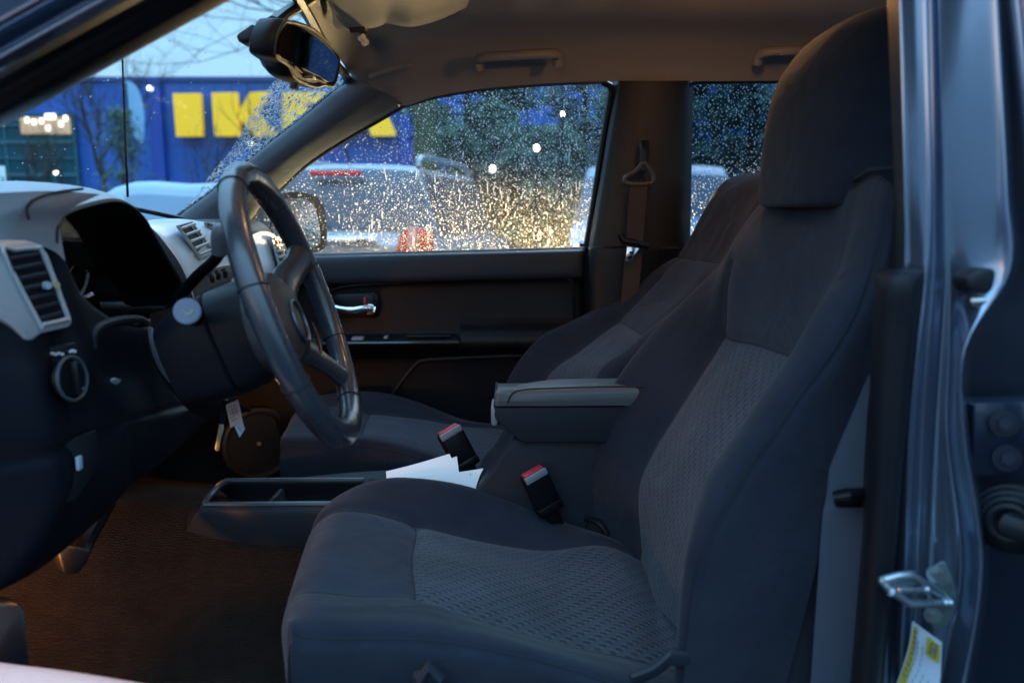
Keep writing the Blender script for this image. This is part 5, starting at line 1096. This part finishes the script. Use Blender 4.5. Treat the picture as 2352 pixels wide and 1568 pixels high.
# silver estate behind the door glass: tail towards us
Rz = R(80)
tail = P(757, 480, 6.9)
suv = car('parked_suv', (tail.x, 6.9, 0), Rz, 4.5, 1.74, 1.72, silv, 'silver estate car with roof rails and red tail lamp, tail towards the truck', group='parked cars beyond the truck')
def loc2(x, y, z): return Vector((x, y, z))
for sy in (-1, 1):
    mb = MB(); mb.prism([loc2(-.03, sy * .58, .98), loc2(-.03, sy * .62, 1.14), loc2(-.03, sy * .70, 1.19), loc2(-.02, sy * .84, 1.20), loc2(-.0, sy * .89, 1.16), loc2(.0, sy * .90, .98)], (.10, 0, 0), bev=.01); tl_ = mb.build('tail_light', M['redlens'], suv)
    mb = MB(); mb.box(loc2(-.04, sy * .745, 1.10), (.03, .085, .22), bev=.02); mb.build('reverse_lens', M['pinklens'], tl_)
    mb = MB(); mb.tube(spline([loc2(.30, sy * .70, 1.71), loc2(.42, sy * .70, 1.80), loc2(1.2, sy * .69, 1.815), loc2(2.1, sy * .68, 1.80), loc2(2.35, sy * .68, 1.73)]), .026, 8); mb.build('roof_rail', silv, suv)
mb = MB(); mb.box(loc2(-.03, 0, 1.09), (.05, .86, .09), bev=.02); mb.box(loc2(-.06, -.30, 1.09), (.01, .10, .03), bev=.003, m=1); mb.build('tailgate_garnish', [M['chrome'], M['pl']], suv)
mb = MB(); mb.box(loc2(.16, 0, 1.66), (.06, .46, .05), bev=.01); mb.build('brake_light', M['redlens'], suv)
mb = MB(); mb.tube([loc2(.0, .05, 1.24), loc2(.02, .25, 1.26), loc2(.02, .42, 1.27)], .015, 8); mb.build('wiper', M['blk'], suv)
mb = MB(); mb.tube([loc2(.5, 0, 1.76), loc2(.35, .04, 2.1)], .008, 6); mb.build('roof_aerial', M['blk'], suv)
mb = MB(); mb.box(loc2(-.05, 0, .58), (.16, 1.72, .30), bev=.05); mb.build('bumper', M['pld'], suv)
# pale saloon beyond the far front wing
c2 = P(330, 480, 6.6)
car('parked_saloon', (c2.x - 1.9, 7.6, 0), R(14), 4.3, 1.72, 1.58, pale, 'pale frosted saloon seen over the dash, left of the pillar', group='parked cars beyond the truck', kind='car', glassm=M['frost'])
# blue-grey van to the right with its lamps on, nose towards the truck
vloc = P(1560, 480, 9.2)
van = car('parked_van', (2.15, 13.2, 0), R(-97), 5.0, 2.0, 1.87, mat('van_paint', (.16, .22, .29), .4, .1, coat=.3), 'grey blue van parked right of the silver estate, headlights on', 'van', group='parked cars beyond the truck', kind='van', lit=True)

bl = root('added_window_light', 'unseen warm light added below the door window to make the raindrops glow', 'lamp')  # added light source hidden below the sill, warms the raindrops
q = P(1335, 640, 2.68); mb = MB(); mb.cyl(q, .07, .12, (0, 0, 1), 20, bev=.02); mb.build('lamp_head', emis('added_light_glow', (1, .80, .45), 160), bl)
mb = MB(); mb.cyl(Vector((q.x, q.y, (q.z - .07) / 2)), .06, q.z - .07, (0, 0, 1), 20); mb.cyl(q + Vector((0, 0, .080)), .198, .02, (0, 0, 1), 32); mb.build('added_light_post', M['pld'], bl)  # wide cap added to hold the light off the headliner
bld = bpy.data.lights.new('added_window_light', 'POINT'); bld.energy = 210; bld.color = (1, .68, .28); bld.shadow_soft_size = .02
blo = bpy.data.objects.new('added_light_bulb', bld); COL.objects.link(blo); blo.location = q + Vector((.0, -.085, .02)); blo.parent = bl
car('parked_saloon', (-1.6, -2.1, 0), R(4), 4.8, 1.8, 1.5, mat('dark_car_paint', (.02, .022, .03), .3, .2, coat=.6), 'unseen dark saloon added behind the viewer to darken the door frame reflections', group='parked cars beyond the truck', kind='car')  # added out of view to cut low light and darken paint reflections
# ---- trees
barkm = mat('bark', (.05, .045, .035), .9, var=.4, vscale=8, bump=.8, bscale=30)
mossy = mat('mossy_bark', (.06, .07, .03), .9, var=.4, vscale=4, bump=.8, bscale=20)
def branch(mb, p, d, ln, r, depth, g, spread=.55, up=.12, kids=(2, 3)):
    pts = [p]; k = 5; dd_ = d.copy()
    for i in range(k):
        dd_ = (dd_ + Vector((g.uniform(-1, 1), g.uniform(-1, 1), g.uniform(-.6, 1))) * .25 + Vector((0, 0, up * .3))).normalized(); pts.append(pts[-1] + dd_ * (ln / k))
    mb.tube(pts, [r * (1 - .55 * i / k) for i in range(k + 1)], 6 if depth > 1 else 4, cap=False)
    if depth <= 0: return
    for j in range(g.randint(*kids) + 1):
        t = g.uniform(.35, 1); i = min(k, max(1, int(t * k))); q = pts[i]
        nd = (dd_ + Vector((g.uniform(-1, 1), g.uniform(-1, 1), g.uniform(-.5, .9))) * spread * 1.6).normalized()
        branch(mb, q, nd, ln * g.uniform(.55, .8), r * .5, depth - 1, g, spread, up, kids)
def bare_tree(loc, hgt, r, seed, label, group='bare trees in front of the store', depth=4, m_=barkm, d0=(0, 0, 1)):
    g = random.Random(seed); rt = root('bare_tree', label, 'tree', group, loc); mb = MB(); tp = Vector((0, 0, hgt * .38)); mb.tube([Vector((0, 0, 0)), Vector((.03, 0, hgt * .2)), tp], [r, r * .85, r * .7], 10)
    mb.build('trunk', m_, rt); mb = MB()
    for j in range(5):
        a = 2 * math.pi * j / 5 + g.random(); branch(mb, tp - Vector((0, 0, hgt * .06 * j * .5)), Vector((math.cos(a) * .5, math.sin(a) * .5, .9)).normalized(), hgt * .34, r * .5, depth, g)
    mb.build('crown', m_, rt)
gx = lambda u, Y: P(u, 480, Y).x
bare_tree((gx(100, 30), 30, 0), 5.2, .09, 3, 'bushy bare tree before the store glazing at far left', depth=3)
bare_tree((gx(482, 26), 26, 0), 4.6, .07, 8, 'bare sapling forking in front of the yellow letters', depth=2)
bare_tree((gx(240, 34), 34, 0), 9.0, .12, 12, 'thin bare tree rising behind the dark pine', depth=3)
bare_tree((gx(600, 40), 40, 0), 9.0, .08, 15, 'thin bare tree beside the mirror, before the letters', depth=2)
# large tree whose limbs hang over the view
g = random.Random(21); rt = root('bare_tree', 'large bare tree with limbs overhead behind the rear-view mirror', 'tree', 'bare trees in front of the store', (gx(975, 17), 17, 0))
mb = MB(); mb.tube([Vector((0, 0, 0)), Vector((.05, 0, 2.5)), Vector((-.05, 0, 5)), Vector((-.2, 0, 8))], [.30, .25, .23, .18], 14); mb.build('trunk', mossy, rt)
mb = MB()
for (dx, dy, dz, z0, ln) in ((-1, -.3, .05, 4.4, 3.6), (-1, -.1, .10, 5.0, 3.8), (-.9, .3, .0, 5.2, 4.2), (-1, -.4, -.02, 5.6, 4.2), (-1, .1, -.08, 5.9, 4.4), (-.7, -.6, .6, 6.2, 3.2), (-1, .2, -.02, 6.6, 4.2), (.6, -.3, .6, 6, 3), (.3, .5, .8, 7, 3), (-.9, -.8, .3, 5.2, 3.8)):
    branch(mb, Vector((-.1, 0, z0)), Vector((dx, dy, dz)).normalized(), ln * 1.45, .022, 4, g, .8, 0, (3, 5))
mb.build('crown', barkm, rt)
def leaf_mat(name, c):
    m = mat(name, c, .75, var=.5, vscale=1.2); return m
conm = leaf_mat('conifer_needles', (.065, .12, .095)); conm2 = leaf_mat('laurel_leaves', (.08, .13, .085))
def conifer(loc, hgt, rad, label, seed, m_=conm, n=5200, shape='cone', group='dark evergreens across the car park', lo=.0):
    g = random.Random(seed); rt = root('evergreen_tree', label, 'tree', group, loc); mb = MB(); mb.tube([Vector((0, 0, 0)), Vector((0, 0, hgt * .5)), Vector((0, 0, hgt * .96))], [.16, .10, .02], 8); 
    for k in range(26):
        z = hgt * (.08 + .85 * k / 26); a = g.uniform(0, 6.28); rr = rad * (1 - z / hgt) if shape == 'cone' else rad * math.sqrt(max(.05, 1 - (2 * z / hgt - 1) ** 2)); mb.tube([Vector((0, 0, z)), Vector((math.cos(a) * rr * .8, math.sin(a) * rr * .8, z + (-.1 if shape == 'cone' else .3)))], [.035, .01], 5)
    mb.build('trunk', barkm, rt)
    cl = []
    for k in range(75):
        z = hgt * (lo + (1 - lo) * g.random() ** (1.15)); a = g.uniform(0, 6.28)
        rr = (rad * (1.02 - z / hgt) if shape == 'cone' else rad * math.sqrt(max(.03, 1 - (2 * z / hgt - 1) ** 2))) * g.uniform(.55, 1.08)
        cl.append((Vector((math.cos(a) * rr, math.sin(a) * rr, z)), g.uniform(.16, .34) * rad * .55 + .12))
    mb = MB(); V, F = [], []
    for k in range(n):
        c, s = g.choice(cl); q = c + Vector((g.gauss(0, 1), g.gauss(0, 1), g.gauss(0, .6))) * s * .6
        d = Vector((g.uniform(-1, 1), g.uniform(-1, 1), g.uniform(-.7, .5))).normalized(); e = d.orthogonal().normalized(); sz = g.uniform(.05, .13) * (1 if n < 5000 else 1.9); k0 = len(V)
        V += [tuple(q - e * sz * .28), tuple(q + e * sz * .28), tuple(q + d * sz * 1.3 + e * sz * .1)]; F.append((k0, k0 + 1, k0 + 2))
    mb.v = V; mb.f = F; mb.m = [0] * len(F); mb.s = [False] * len(F); mb.build('crown', m_, rt); return rt
conifer((gx(290, 28), 28, 0), 4.6, 1.7, 'small dark pine standing left of the yellow letters', 4, n=4200)
for k, (u, Y, hh, rd_, m_, sh, lb) in enumerate(((1075, 21, 6.6, 1.5, conm2, 'b', 'bushy evergreen directly behind the silver estate roof'), (1340, 23, 8.5, 1.9, conm, 'b', 'tall evergreen filling the rear corner of the door window'), (1155, 24, 4.8, 1.3, conm, 'b', 'low evergreen between the two lamp posts'), (1250, 20, 3.2, 1.3, conm2, 'b', 'short leafy bush beside the van nose'), (1560, 20, 8, 2.3, conm, 'b', 'broad evergreen seen left in the tinted rear window'), (1720, 19, 8, 2.3, conm, 'b', 'broad evergreen behind the passenger headrest'), (1640, 24, 9, 2.4, conm2, 'b', 'evergreen between the two broad ones in the tinted window'), (1960, 20, 8, 2.4, conm, 'b', "evergreen hidden behind the driver's headrest"))):
    if u == 1960: continue
    conifer((gx(u, Y), Y, 0), hh, rd_, lb, 30 + k, m_, 14000, sh)
